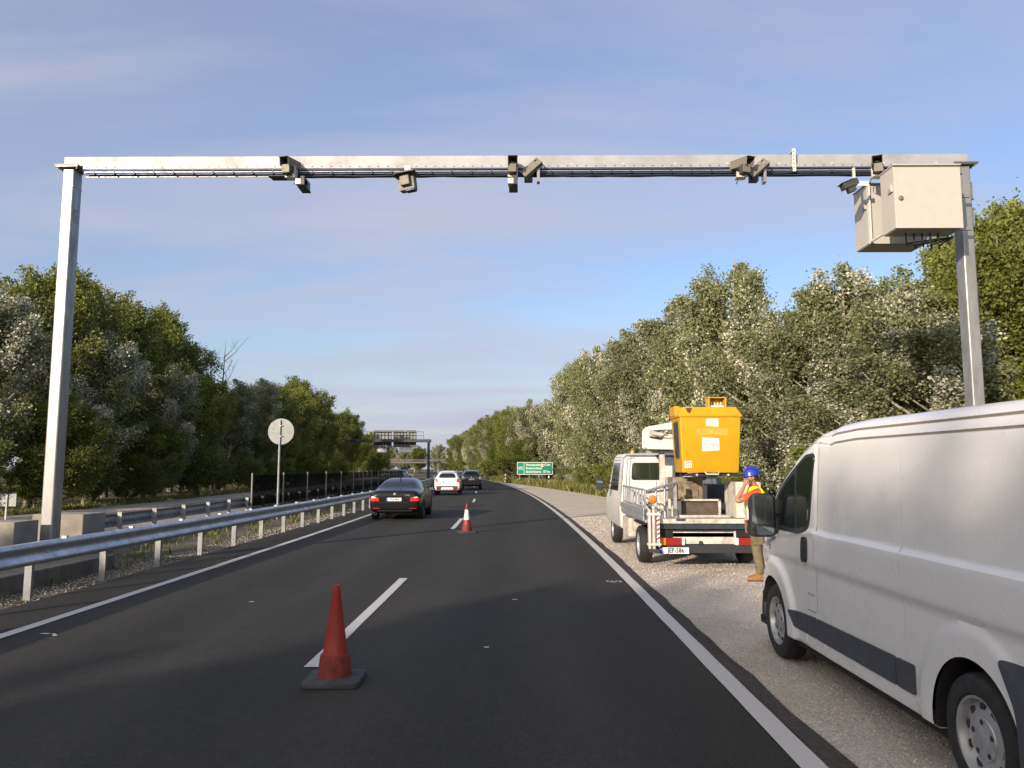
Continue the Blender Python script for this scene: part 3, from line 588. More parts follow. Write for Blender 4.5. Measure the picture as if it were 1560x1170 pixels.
# ------------------------------------------------------------------ the two cream cabinets on the right post
def cabinet(label, x0, x1, y0, y1, z0, z1, knob):
    t = thing('equipment_cabinet', label, 'cabinet', ((x0 + x1) / 2, (y0 + y1) / 2, z0), group='cream cabinets on the gantry post')
    X, Y, Z = (x1 - x0) / 2, (y1 - y0) / 2, z1 - z0
    mb = MB(); mb.box(-X, X, -Y + 0.025, Y, 0.012, Z); mb.build('body', 'cabinet', t, 0.012, seg=3)
    mb = MB(); mb.box(-X - 0.004, X + 0.004, -Y, -Y + 0.022, 0.004, Z - 0.03); mb.build('door', 'cabinet', t, 0.007, seg=3)
    mb = MB(); mb.box(-X - 0.015, X + 0.015, -Y - 0.02, Y + 0.01, Z + 0.001, Z + 0.025); mb.build('roof', 'cabinet', t, 0.006)
    mb = MB(); mb.box(-X + 0.02, X - 0.02, -Y + 0.04, Y - 0.02, 0.0, 0.011); mb.build('floor_plate', 'cabinet_bottom', t)
    for yy in ((-Y + 0.10),):
        mb = MB(); mb.prism([(-0.07, 0.0), (0.07, 0.0), (0.05, 0.13), (-0.05, 0.13)], 'X', -X - 0.035, -X - 0.0005); mb.rot(Matrix.Translation((0, yy + 0.02, Z * 0.60)), 0)
        o = mb.build('vent_cover', 'cabinet', t, 0.004)
        mb = MB(); mb.box(-X - 0.038, -X - 0.0351, yy - 0.02, yy + 0.06, Z * 0.60 + 0.015, Z * 0.60 + 0.06); mb.build('vent_grille', 'cabinet_bottom', t)
    if knob:
        mb = MB(); mb.lathe([(0.045, 0), (0.045, -0.012), (0.036, -0.018)], (-X + 0.10, -Y, Z * 0.48), 'Y', 20); mb.box(-X + 0.085, -X + 0.115, -Y - 0.035, -Y - 0.018, Z * 0.48 - 0.03, Z * 0.48 + 0.03); mb.build('latch', 'cam_shell', t, 0.003)
    return t
cabinet('nearer cream steel cabinet with a round door latch, hung on the right gantry post', 6.46, 7.60, 12.92, 13.42, 5.87, 6.98, True)
cb = cabinet('cream steel cabinet half hidden behind the nearer one on the right gantry post', 6.50, 7.56, 14.02, 14.60, 5.92, 7.06, False)
mb = MB(); pass
for z0 in (6.0, 6.6):
    mb = MB(); mb.box(-0.55, 0.56, 0.0, 0.04, 0, 0.06); o = mb.build('mounting_frame', 'galv', gan, 0.004); o.location = (7.5, 13.44 - 13.82, z0)
mb = MB(); mb.box(-0.03, 0.0, -0.36, 0.18, 0.0, 0.04); mb.box(-0.03, 0.0, 0.14, 0.18, 0.04, 1.1); o = mb.build('mounting_frame', 'pale_metal', gan, 0.004); o.location = (6.52, 13.80 - 13.82, 5.93)
rng = random.Random(3)
for k in range(5):
    a = 6.75 + k * 0.14; mb = MB(); d = 0.10 + rng.random() * 0.16
    mb.tube([(a, 13.2, 5.88), (a + 0.03, 13.25, 5.88 - d), (a + 0.15, 13.45, 5.86 - d), (a + 0.3, 13.7, 5.92 - d * 0.6), (7.95, 13.85, 6.0)], 0.013, 6); gp(mb, 'cable', 'rubber')

# ------------------------------------------------------------------ concrete at the left post
def conc(name, poly, z0, z1, label, m, cat, group=None):
    c = Vector((sum(p[0] for p in poly) / len(poly), sum(p[1] for p in poly) / len(poly), z0)); mb = MB()
    mb.prism([(p[0] - c.x, p[1] - c.y) for p in poly], 'Z', 0, z1 - z0); o = mb.build(name, m, bevel=0.02, seg=3); o.location = c; return tag(o, label, cat, group)
conc('concrete_block', rpoly([(-9.7, 12.75), (-8.23, 12.75), (-8.23, 13.40), (-9.7, 13.40)], [0.4, 0.02, 0.02, 0.4], 8), -0.05, 0.92, 'rounded concrete block in front of the left gantry post', 'concrete', 'concrete block', 'concrete blocks guarding the gantry post')
conc('concrete_block', rpoly([(-9.2, 14.75), (-8.22, 14.75), (-8.22, 15.55), (-9.2, 15.55)], 0.03, 3), -0.05, 0.93, 'square concrete block just beyond the left gantry post', 'concrete', 'concrete block', 'concrete blocks guarding the gantry post')
conc('concrete_plinth', [(-9.5, 7.2), (-7.5, 7.2), (-7.34, 14.3), (-9.5, 14.3)], -0.05, 0.24, 'low flat concrete plinth under the left gantry post behind the guard rail', 'concrete_dark', 'plinth')

# ------------------------------------------------------------------ signs and posts
t = thing('round_sign', 'back of a round traffic sign on a pole in the median', 'traffic sign', (-8.62, 28.0, 0))
mb = MB(); mb.lathe([(0.47, -0.02), (0.475, 0.0), (0.47, 0.012), (0.44, 0.012)], (0.03, -0.05 + 0.03, 3.11), 'Y', 48); mb.build('sign_plate', 'sign_back', t)
mb = MB(); mb.tube([(0, -0.06, -0.2), (0, -0.06, 3.52)], 0.04, 12); mb.build('pole', 'galv_dull', t)
mb = MB()
for z in (2.92, 3.30): mb.box(-0.09, 0.09, -0.10, -0.04, z, z + 0.035)
mb.build('clamp', 'galv_dull', t, 0.003)
t = thing('small_sign', 'small white plate on a short post at the far left roadside', 'sign', (-17.4, 26.5, 0))
mb = MB(); mb.box(-0.30, 0.30, -0.012, 0.0, 0.50, 0.93); mb.build('sign_plate', 'sign_back', t, 0.004)
mb = MB(); mb.box(-0.025, 0.025, -0.06, -0.012, -0.2, 0.9); mb.build('post', 'galv_dull', t)

gs = thing('road_sign', 'green direction sign with white town names at the bend', 'road sign', (1.85, 88, 0), R(4))
mb = MB(); mb.prism(rpoly([(-2.02, 1.06), (2.02, 1.06), (2.02, 2.46), (-2.02, 2.46)], 0.08, 4), 'Y', -0.02, 0.02); mb.build('border', 'sign_white', gs)
mb = MB(); mb.prism(rpoly([(-1.97, 1.11), (-1.27, 1.11), (-1.27, 2.41), (-1.97, 2.41)], 0.05, 3), 'Y', -0.026, -0.0205); mb.prism(rpoly([(-1.22, 1.11), (1.97, 1.11), (1.97, 2.41), (-1.22, 2.41)], 0.05, 3), 'Y', -0.026, -0.0205); mb.build('panel', 'sign_green', gs)
def gtext(s, x, z, size, al='LEFT', sx=1.0): text('lettering', s, size, 'sign_white', gs, Matrix.Translation((x, -0.03, z)) @ FACE_BACK, sx, 0.006, al)
gtext('Parassapuszta', -1.02, 2.16, 0.36, sx=0.80); gtext('15 km', 1.02, 2.16, 0.36, sx=0.8); gtext('Besztercebánya', -1.02, 1.78, 0.36, sx=0.8); gtext('Banská Bystrica', -1.02, 1.38, 0.36, sx=0.76); gtext('157 km', 0.86, 1.38, 0.36, sx=0.8)
mb = MB(); mb.prism(rpoly([(-1.86, 1.62), (-1.38, 1.62), (-1.38, 1.94), (-1.86, 1.94)], 0.03, 3), 'Y', -0.031, -0.0265); mb.prism(rpoly([(-1.83, 1.65), (-1.41, 1.65), (-1.41, 1.91), (-1.83, 1.91)], 0.03, 3), 'Y', -0.033, -0.0312, 1); mb.build('route_badge', ['sign_white', 'sign_green'], gs)
text('lettering', 'E77', 0.24, 'sign_white', gs, Matrix.Translation((-1.62, -0.036, 1.78)) @ FACE_BACK, 0.85, 0.004)
mb = MB(); mb.lathe([(0.23, -0.033), (0.23, -0.04)], (0.80, 0, 2.10), 'Y', 32, 0); mb.lathe([(0.17, -0.041), (0.17, -0.044)], (0.80, 0, 2.10), 'Y', 32, 1); mb.box(0.69, 0.91, -0.048, -0.0445, 2.06, 2.13, 2); mb.build('round_badge', ['sign_red', 'sign_white', 'black_ink'], gs)
for x in (-1.75, -0.65, 0.45, 1.6):
    mb = MB(); mb.box(x - 0.05, x + 0.05, 0.03, 0.11, -0.2, 2.3); mb.build('post', 'post_grey', gs, 0.01)
def delineator(x, y, label):
    t = thing('marker_post', label, 'marker post', (x, y, 0), R(8), 'white roadside marker posts')
    mb = MB(); mb.prism(rpoly([(-0.07, -0.05), (0.07, -0.05), (0.05, 0.06), (-0.05, 0.06)], 0.02, 3), 'Z', -0.1, 1.0); k = len(mb.v) // 2
    mb.v = [(a, b, c + (0.05 if (b < 0 and c > 0.5) else 0)) for a, b, c in mb.v]; mb.build('post', 'post_white', t, 0.008)
    mb = MB(); mb.box(-0.072, 0.072, -0.053, 0.062, 0.62, 0.86); mb.build('black_band', 'black_ink', t, 0.006)
    mb = MB(); mb.box(-0.035, 0.035, -0.06, -0.0535, 0.66, 0.82); mb.build('reflector', 'red_lamp', t, 0.003); return t
delineator(2.87, 74.3, 'white marker post with a dark band right of the green direction sign')
delineator(-1.65, 97.0, 'white marker post with a dark band left of the green direction sign')
delineator(-5.6, 118.0, 'white marker post furthest along the bend, right of the dark car')

# dark anti-glare netting on posts above the far rail
t = thing('net_fence', 'dark netting fence on pale posts along the median', 'fence')
mb = MB(); ys = [28.4 + k * 2 for k in range(31)]; rng = random.Random(6)
for yy in (0, 0.03): pass
loops = [[(-9.62 + S(y) + rng.uniform(-0.03, 0.03), y, 0.05), (-9.62 + S(y) + rng.uniform(-0.02, 0.02), y, 0.8), (-9.62 + S(y), y, 1.53 + rng.uniform(-0.02, 0.02)), (-9.605 + S(y), y, 1.53), (-9.605 + S(y), y, 0.8), (-9.605 + S(y), y, 0.05)] for y in ys]
mb.loft(loops); mb.build('netting', 'dark_net', t, smooth=0)
y = 28.4
while y < 90:
    mb = MB(); mb.tube([(-9.56 + S(y), y, -0.2), (-9.56 + S(y), y, 1.62)], 0.033, 8); mb.build('post', 'post_grey', t); y += 4.1

# far overhead sign bridge seen from behind
t = thing('sign_bridge', 'grey overhead sign bridge seen from behind, over the opposite carriageway', 'sign bridge', (-19.1, 110, 0))
for x in (-6.4, 6.3):
    for yy in (0, 0.9):
        mb = MB(); mb.box(x - 0.13, x + 0.13, yy - 0.12, yy + 0.12, -0.2, 6.2 if x < 0 else 5.7); mb.build('post', 'steel_dark', t, 0.02)
    if x < 0:
        mb = MB()
        for k in range(6): mb.tube([(x, 0, k), (x, 0.9, k + 1)], 0.04, 6)
        mb.build('lattice', 'galv_dull', t)
mb = MB(); mb.box(-6.4, 6.6, -0.1, 0.2, 5.45, 5.85); mb.box(-6.4, 6.6, 0.7, 1.0, 5.45, 5.85); mb.box(-6.4, 6.6, 0.2, 0.7, 5.52, 5.56); mb.build('beam', 'steel_dark', t, 0.02)
mb = MB()
for z in (6.35, 6.9): mb.tube([(-6.4, -0.15, z), (5.6, -0.15, z)], 0.03, 6)
for k in range(13): mb.tube([(-6.4 + k, -0.15, 5.85), (-6.4 + k, -0.15, 6.9)], 0.03, 6)
mb.build('railing', 'steel_dark', t)
for x0, x1, z0 in ((-1.6, 0.9, 4.6), (1.2, 4.4, 4.75)):
    mb = MB(); mb.box(x0, x1, 1.1, 1.14, z0, 7.0); mb.build('sign_panel', 'sign_back', t, 0.02)
    mb = MB(); n = int((x1 - x0) / 0.45)
    for k in range(n + 1): mb.box(x0 + k * (x1 - x0) / n - 0.03, x0 + k * (x1 - x0) / n + 0.03, 1.02, 1.1, z0, 7.0)
    mb.box(x0, x1, 0.98, 1.02, z0 + 0.5, z0 + 0.56); mb.build('stiffener', 'steel_dark', t)
for x0, x1, z0 in ((-1.2, 0.2, 4.0), (2.0, 3.9, 4.05)):
    mb = MB(); mb.box(x0, x1, 1.16, 1.2, z0, 5.0); mb.build('sign_panel', 'sign_white', t, 0.02)
for x0, x1 in ((-1.6, 2.6), (2.9, 4.3)):
    mb = MB(); mb.box(x0, x1, 0.3, 1.6, 7.08, 7.18); mb.build('lamp_canopy', 'sign_back', t, 0.02)
# far overpass
t = thing('overpass', 'low concrete overpass far down the road under the sign bridge', 'bridge', (-42, 285, 0))
mb = MB(); mb.box(-24, 24, -4, 4, 3.5, 4.1); mb.build('deck', 'concrete_dark', t, 0.05)
mb = MB()
for e in (-4, 4):
    for z in (4.55, 4.95): mb.tube([(-24, e, z), (24, e, z)], 0.03, 6)
    for k in range(25): mb.tube([(-24 + 2 * k, e, 4.1), (-24 + 2 * k, e, 4.95)], 0.03, 6)
mb.build('railing', 'galv_dull', t)
for x in (-15, 15):
    mb = MB(); mb.box(x - 0.5, x + 0.5, -3.5, 3.5, -0.5, 3.4); mb.build('pier', 'concrete_dark', t, 0.05)

# ------------------------------------------------------------------ traffic cones
def cone(label, x, y, rz, sleeve):
    t = thing('traffic_cone', label, 'traffic cone', (x, y, 0.004), rz, 'traffic cones on the centre line')
    mb = MB(); mb.loft([[(a * s_, b * s_, z) for a, b in rpoly([(-0.24, -0.24), (0.24, -0.24), (0.24, 0.24), (-0.24, 0.24)], 0.07, 4)] for s_, z in ((0.98, 0.0), (1.0, 0.012), (0.97, 0.042), (0.70, 0.05), (0.62, 0.056))]); mb.build('base', 'rubber_base', t, smooth=50)
    low = [(0.142, 0.056), (0.14, 0.07), (0.128, 0.20), (0.122, 0.225)]; up = [(0.106, 0.222), (0.103, 0.235), (0.034, 0.735), (0.036, 0.742), (0.036, 0.757), (0.031, 0.757), (0.029, 0.795), (0.020, 0.80), (0.012, 0.79)]
    mb = MB(); mb.lathe(low, n=40); mb.build('collar', 'cone_red_dirty', t, smooth=50)
    mb = MB(); mb.lathe(up, n=40); mb.build('cone_body', 'cone_red', t, smooth=50)
    if sleeve:
        f = lambda z: 0.103 + (0.034 - 0.103) * (z - 0.235) / 0.5 + 0.003
        mb = MB(); mb.lathe([(f(0.36), 0.36), (f(0.50), 0.50), (f(0.64), 0.64)], n=32, cap=False); mb.build('reflective_sleeve', 'cone_white', t)
    return t
cone('large plain red traffic cone on a dark base in the foreground', -1.56, 6.78, R(2), False)
cone('smaller looking red cone with a white sleeve, standing further along the lane line', -1.45, 21.9, R(20), True)
# ------------------------------------------------------------------ wheels
def wheel(parent, x, y, r, wd, side, style='steel', origin=(0, 0, 0), dark=False):
    """side -1: outer face towards -x"""
    o = Vector((x, y, r)) - Vector(origin); h = wd / 2; mb = MB(); rr = r * 0.64
    mb.lathe([(rr, -h * 0.82), (rr * 1.06, -h * 0.97), (r * 0.86, -h), (r * 0.955, -h * 0.86), (r * 0.99, -h * 0.6), (r, 0), (r * 0.99, h * 0.6), (r * 0.955, h * 0.86), (r * 0.86, h), (rr * 1.06, h * 0.97), (rr, h * 0.82)], (0, 0, 0), 'X', 48, cap=False)
    w_ = mb.build('wheel', 'rubber', parent, smooth=35); w_.location = o
    s = side; f = lambda a: s * a
    mb = MB()
    if style == 'steel':
        mb.lathe([(rr * 1.03, f(h * 0.80)), (rr * 1.0, f(h * 0.90)), (rr * 0.95, f(h * 0.86)), (rr * 0.90, f(h * 0.42)), (rr * 0.82, f(h * 0.46)), (rr * 0.60, f(h * 0.62)), (rr * 0.50, f(h * 0.64)), (rr * 0.0001, f(h * 0.64))], (0, 0, 0), 'X', 48, cap=False)
        o2 = mb.build('rim', 'wheel_silver', w_, smooth=40); mb = MB()
        for k in range(10):
            t = 2 * math.pi * k / 10 + 0.2; mb.lathe([(0.025, f(h * 0.40)), (0.025, f(h * 0.56))], (0, rr * 0.74 * math.cos(t), rr * 0.74 * math.sin(t)), 'X', 12)
        mb.build('vent_hole', 'gap', w_); mb = MB()
        mb.lathe([(rr * 0.52, f(h * 0.645)), (rr * 0.50, f(h * 0.72)), (rr * 0.36, f(h * 0.74)), (rr * 0.30, f(h * 0.70)), (rr * 0.001, f(h * 0.71))], (0, 0, 0), 'X', 32, cap=False); hc = mb; mb = hc
        for k in range(5):
            t = 2 * math.pi * k / 5 + 0.3; mb.lathe([(0.016, f(h * 0.735)), (0.016, f(h * 0.75))], (0, rr * 0.40 * math.cos(t), rr * 0.40 * math.sin(t)), 'X', 8, 1)
        mb.build('hub_cap', ['alu', 'steel_dark'], w_, smooth=40)
    else:
        mb.lathe([(rr * 1.03, f(h * 0.80)), (rr, f(h * 0.92)), (rr * 0.92, f(h * 0.85)), (rr * 0.88, f(h * 0.2)), (0.01, f(h * 0.2))], (0, 0, 0), 'X', 40, 1, cap=False)
        for k in range(10):
            t = 2 * math.pi * k / 10; a = Vector((0, math.cos(t), math.sin(t))); b = Vector((0, -math.sin(t), math.cos(t)))
            mb.loft([[a * q + b * e * ww + Vector((f(h * d), 0, 0)) for e, d in ((-1, 0.5), (1, 0.5), (1, 0.8), (-1, 0.8))] for q, ww in ((rr * 0.12, 0.03), (rr * 0.93, 0.02))], 0)
        mb.lathe([(rr * 0.2, f(h * 0.5)), (rr * 0.2, f(h * 0.84)), (0.001, f(h * 0.86))], (0, 0, 0), 'X', 20, 0, cap=False)
        mb.build('rim', ['wheel_silver', 'under'], w_)
    return w_

# ------------------------------------------------------------------ passenger cars, heading away; local y = 0 at the rear bumper
def car(name, label, cat, loc, rz, st, paint, arches, wr_, lift=2):
    t = thing(name, label, cat, loc, rz); mb = MB(); loops = []
    for y, w_, zb, zs, wr, zt in st:
        half = [(0, zb), (0.80 * w_, zb), (0.965 * w_, zb + 0.08), (w_, zb + (zs - zb) * 0.5), (0.985 * w_, zs - 0.04), (0.93 * w_ + 0.07 * wr, zs + 0.015), ((w_ * 0.45 + wr * 0.55), zs + (zt - zs) * 0.5), (wr, zt - (zt - zs) * 0.14), (0.72 * wr, zt - 0.008), (0, zt)]
        loops.append([(x, y, z) for x, z in half] + [(-x, y, z) for x, z in reversed(half[1:-1])])
    n = len(loops[0]); mb.loft(loops, cap=False)
    for base, flip in ((0, 0), ((len(loops) - 1) * n, 1)):
        for i in range(n // 2):
            a, b, c, d = base + i, base + i + 1, base + (n - i - 1) % n, base + (n - i) % n
            f = tuple(dict.fromkeys((a, b, c, d)))
            if len(f) >= 3: mb.f.append(f); mb.m.append(0)
    body = mb.build('body', paint, t); s = body.modifiers.new('s', 'SUBSURF'); s.levels = s.render_levels = 2
    realise(body); whole = bvh(body)
    for ay in arches:
        cb = MB(); cb.lathe([(wr_ + 0.045, -2), (wr_ + 0.045, -0.55)], (0, ay, wr_), 'X', 40); cb.lathe([(wr_ + 0.045, 0.55), (wr_ + 0.045, 2)], (0, ay, wr_), 'X', 40); co = cb.build('cutter', 'under', t)
        m = body.modifiers.new('b', 'BOOLEAN'); m.object = co; m.operation = 'DIFFERENCE'; m.solver = 'EXACT'; realise(body); bpy.data.objects.remove(co)
    body.data.polygons.foreach_set('use_smooth', [True] * len(body.data.polygons)); body.data.set_sharp_from_angle(angle=R(38))
    hw = max(s_[1] for s_ in st)
    for ay in arches:
        for sd_ in (-1, 1): wheel(t, sd_ * (hw - 0.125), ay, wr_, 0.22, sd_, 'alloy')
    return t, body, whole
def on(t, tree, name, m, polys, axis='Y', sign=1, off=0.006, r=0.03, parent=None):
    for p in polys: patch(tree, rpoly(p, r, 4), axis, sign, off).build(name, m, parent or t, smooth=40)
def mir(p): return [(-a, b) for a, b in reversed(p)]
def plate(t, tree, x, z, w_, h_, txt, eu=True, ycl=0.012):
    r = tree.ray_cast(Vector((x, -5, z)), Vector((0, 1, 0))); y = r[0].y - ycl
    mb = MB(); mb.box(x - w_ / 2 - 0.01, x + w_ / 2 + 0.01, y + 0.001, y + 0.04, z - h_ / 2 - 0.01, z + h_ / 2 + 0.01, 1); mb.box(x - w_ / 2, x + w_ / 2, y - 0.006, y, z - h_ / 2, z + h_ / 2, 0)
    if eu: mb.box(x - w_ / 2, x - w_ / 2 + 0.045, y - 0.0075, y - 0.0062, z - h_ / 2, z + h_ / 2, 2)
    p = mb.build('number_plate', ['plate_white', 'black_ink', 'eu_blue'], t, 0)
    text('lettering', txt, h_ * 0.92, 'black_ink', p, Matrix.Translation((x + 0.022, y - 0.009, z)) @ FACE_BACK, 0.85, 0.002); return p

SED = [(0.0, .74, .40, .74, .56, .86), (.03, .85, .30, .80, .68, .97), (.18, .895, .24, .87, .72, 1.05), (.62, .915, .22, .93, .70, 1.075), (.80, .92, .20, .94, .67, 1.12), (1.42, .925, .19, .955, .575, 1.40), (2.1, .925, .18, .955, .585, 1.455), (2.75, .925, .18, .95, .575, 1.43), (3.0, .925, .18, .94, .60, 1.36), (3.62, .92, .18, .91, .70, 1.02), (4.35, .90, .20, .82, .66, .90), (4.72, .82, .26, .62, .58, .74), (4.84, .66, .36, .52, .45, .62)]
t, b, tr = car('sedan', 'black sedan with lit red tail lamps driving in the left lane beside the guard rail', 'car', (-4.29, 27.0, 0), R(1.0), SED, 'black_paint', (0.98, 3.85), 0.325)
on(t, tr, 'rear_window', 'glass', [[(-.60, 1.085), (.60, 1.085), (.50, 1.37), (-.50, 1.37)]], r=0.07)
for p in ([(-.86, .665), (-.54, .655), (-.55, .775), (-.85, .80)],): on(t, tr, 'tail_lamp', 'red_lamp_lit', [p, mir(p)], r=0.04, off=0.01)
on(t, tr, 'reversing_lamp', 'clear_lamp', [[(-.80, .785), (-.66, .78), (-.66, .802), (-.80, .815)], mir([(-.80, .785), (-.66, .78), (-.66, .802), (-.80, .815)])], r=0.015, off=0.012)  # clear strips that also paint a white sun glint onto the lamp tops
on(t, tr, 'reflector', 'red_lamp', [[(-.76, .40), (-.50, .40), (-.50, .43), (-.76, .43)], mir([(-.76, .40), (-.50, .40), (-.50, .43), (-.76, .43)])], r=0.01, off=0.006)
on(t, tr, 'bumper_trim', 'plastic', [[(-.62, .30), (.62, .30), (.60, .355), (-.60, .355)]], r=0.02)
seam(tr, [(-.60, .98), (-.52, .62), (.52, .62), (.60, .98)], 'Y', 1, 0.008).build('boot_gap', 'gap', t)
plate(t, tr, -0.02, .72, .52, .11, 'KLE-868')
mb = MB(); r_ = tr.ray_cast(Vector((0, -5, .905)), Vector((0, 1, 0)))[0]; mb.lathe([(0.041, -0.012), (0.041, 0.01)], (0, r_.y, .905), 'Y', 20, 0); mb.lathe([(0.03, -0.014), (0.03, -0.0125)], (0, r_.y, .905), 'Y', 20, 1); mb.build('badge', ['chrome', 'wheel_silver'], t)
text('lettering', '530d', 0.075, 'chrome', t, Matrix.Translation((.44, tr.ray_cast(Vector((.44, -5, .865)), Vector((0, 1, 0)))[0].y - 0.006, .865)) @ FACE_BACK, 1.0, 0.001)
for x in (-.60, -.50):
    mb = MB(); mb.lathe([(0.034, -0.03), (0.034, 0.12), (0.028, 0.12), (0.028, -0.02)], (x, 0.06, .27), 'Y', 16, cap=False); mb.build('exhaust', 'chrome', t)
mb = MB(); mb.prism([(1.45, 1.40), (1.65, 1.42), (1.52, 1.50), (1.49, 1.50)], 'X', -0.02, 0.02); mb.build('aerial', 'black_paint', t, 0.005)
for sd_ in (-1, 1):
    P = [[(1.05, 1.0), (1.95, .99), (1.95, 1.33), (1.55, 1.33)], [(2.03, .985), (3.20, .97), (2.75, 1.30), (2.03, 1.34)]]
    on(t, tr, 'side_window', 'glass', P, 'X', -sd_, r=0.04)
    mb = MB(); mb.lathe([(0.02, 0.0), (0.085, 0.02), (0.10, 0.07), (0.085, 0.12), (0.03, 0.16)], (sd_ * 1.0, 3.0, 1.0), 'Y', 20); mb.v = [(sd_ * 1.0 + (x - sd_ * 1.0) * 1.25, y, 1.0 + (z - 1.0) * 0.75) for x, y, z in mb.v]; mb.box(min(sd_ * .86, sd_ * .95), max(sd_ * .86, sd_ * .95), 3.04, 3.10, .955, .985); mb.build('wing_mirror', 'black_paint', t)
    mb = MB(); mb.prism(rpoly([(sd_ * 1.0 - .10, .95), (sd_ * 1.0 + .10, .95), (sd_ * 1.0 + .10, 1.05), (sd_ * 1.0 - .10, 1.05)], 0.03, 4), 'Y', 2.99, 3.0); mb.build('mirror_glass', 'mirror_glass', t)
    seam(tr, [(1.98, .40), (1.98, 1.36)], 'X', -sd_, 0.008).build('door_gap', 'gap', t)
on(t, tr, 'windscreen', 'glass', [[(-.62, 1.04), (.62, 1.04), (.52, 1.36), (-.52, 1.36)]], 'Y', -1, r=0.07)

SUVS = [(0.0, .74, .42, .84, .60, .98), (.04, .84, .32, .90, .66, 1.10), (.22, .885, .28, .98, .66, 1.28), (.42, .89, .27, 1.0, .60, 1.50), (.75, .89, .25, 1.0, .60, 1.60), (1.6, .89, .24, .99, .61, 1.645), (2.4, .89, .24, .98, .60, 1.60), (2.75, .89, .24, .96, .62, 1.50), (3.35, .885, .24, .94, .68, 1.10), (3.95, .87, .26, .86, .66, .98), (4.2, .80, .32, .70, .60, .84), (4.28, .66, .40, .58, .45, .70)]
def suv(label, loc, rz, paint, trim, lamp, platecol, txt, lower):
    t, b, tr = car('suv', label, 'car', loc, rz, SUVS, paint, (0.86, 3.42), 0.345)
    on(t, tr, 'rear_window', 'glass', [[(-.60, 1.15), (.60, 1.15), (.46, 1.45), (-.46, 1.45)]], r=0.14)
    p = [(-.83, .84), (-.62, .88), (-.62, 1.06), (-.76, 1.12)]
    on(t, tr, 'tail_lamp', lamp, [p, mir(p)], r=0.06, off=0.012)
    on(t, tr, 'bumper_trim', trim, [[(-.80, .34), (.80, .34), (.84, .62), (-.84, .62)]], r=0.06, off=0.004)
    on(t, tr, 'skid_plate', lower, [[(-.42, .38), (.42, .38), (.38, .53), (-.38, .53)]], r=0.06, off=0.014)
    q = [(-.70, .42), (-.50, .42), (-.50, .53), (-.72, .53)]
    on(t, tr, 'fog_lamp', 'red_lamp', [q, mir(q)], r=0.03, off=0.014)
    p_ = plate(t, tr, 0, .86, .50, .11, txt, True)
    on(t, tr, 'badge', 'chrome', [[(-.04, .98), (.04, .98), (.04, 1.04), (-.04, 1.04)]], r=0.035, off=0.012)
    mb = MB()
    for sd_ in (-1, 1): mb.tube([(sd_ * .60, .55, 1.52), (sd_ * .585, .8, 1.66), (sd_ * .585, 2.2, 1.68), (sd_ * .60, 2.5, 1.57)], 0.018, 8)
    mb.build('roof_rail', 'alu', t)
    for sd_ in (-1, 1):
        on(t, tr, 'side_window', 'glass', [[(.62, 1.08), (1.6, 1.06), (1.6, 1.44), (.85, 1.42)], [(1.68, 1.06), (2.9, 1.02), (2.45, 1.42), (1.68, 1.45)]], 'X', -sd_, r=0.06)
        mb = MB(); mb.box(min(sd_ * .87, sd_ * 1.08), max(sd_ * .87, sd_ * 1.08), 2.75, 2.88, 1.02, 1.18); mb.build('wing_mirror', paint, t, 0.04, seg=3)
        on(t, tr, 'sill_trim', trim, [[(1.25, .27), (3.02, .27), (3.0, .42), (1.28, .42)]], 'X', -sd_, r=0.03, off=0.004)
    on(t, tr, 'windscreen', 'glass', [[(-.62, 1.12), (.62, 1.12), (.52, 1.46), (-.52, 1.46)]], 'Y', -1, r=0.07)
    mb = MB(); mb.box(-.52, .52, .22, .42, 1.545, 1.565); mb.build('roof_spoiler', paint, t, 0.008)
    return t
suv('white sport utility car with dark bumper driving ahead of the black sedan', (-4.72, 51.5, 0), R(2.5), 'car_white', 'brown_trim', 'red_lamp_lit', 'w', '   ', 'car_white')
suv('dark sport utility car driving to the right of the white one', (-3.97, 65.5, 0), R(3.4), 'dark_paint', 'plastic', 'clear_lamp', 'w', '   ', 'plastic')
t, b, tr = car('sedan', 'blue grey car mostly hidden between the white and the dark sport utility cars', 'car', (-6.5, 84.0, 0), R(5), SED, 'blue_paint', (0.98, 3.85), 0.325)
on(t, tr, 'rear_window', 'glass', [[(-.60, 1.085), (.60, 1.085), (.50, 1.37), (-.50, 1.37)]], r=0.07)
on(t, tr, 'tail_lamp', 'red_lamp', [[(-.86, .66), (-.52, .64), (-.53, .80), (-.85, .84)], [(.53, .80), (.52, .64), (.86, .66), (.85, .84)]], r=0.04, off=0.01)
t, b, tr = car('sedan', 'pale blue car coming towards us under the far sign bridge', 'car', (-19.9, 134.0, 0), R(187), SED, 'blue_paint', (0.98, 3.85), 0.325)
on(t, tr, 'windscreen', 'glass', [[(-.62, 1.04), (.62, 1.04), (.52, 1.36), (-.52, 1.36)]], 'Y', -1, r=0.07)
on(t, tr, 'headlamp', 'clear_lamp', [[(-.70, .56), (-.42, .56), (-.42, .68), (-.70, .68)], [(.42, .56), (.70, .56), (.70, .68), (.42, .68)]], 'Y', -1, r=0.03)

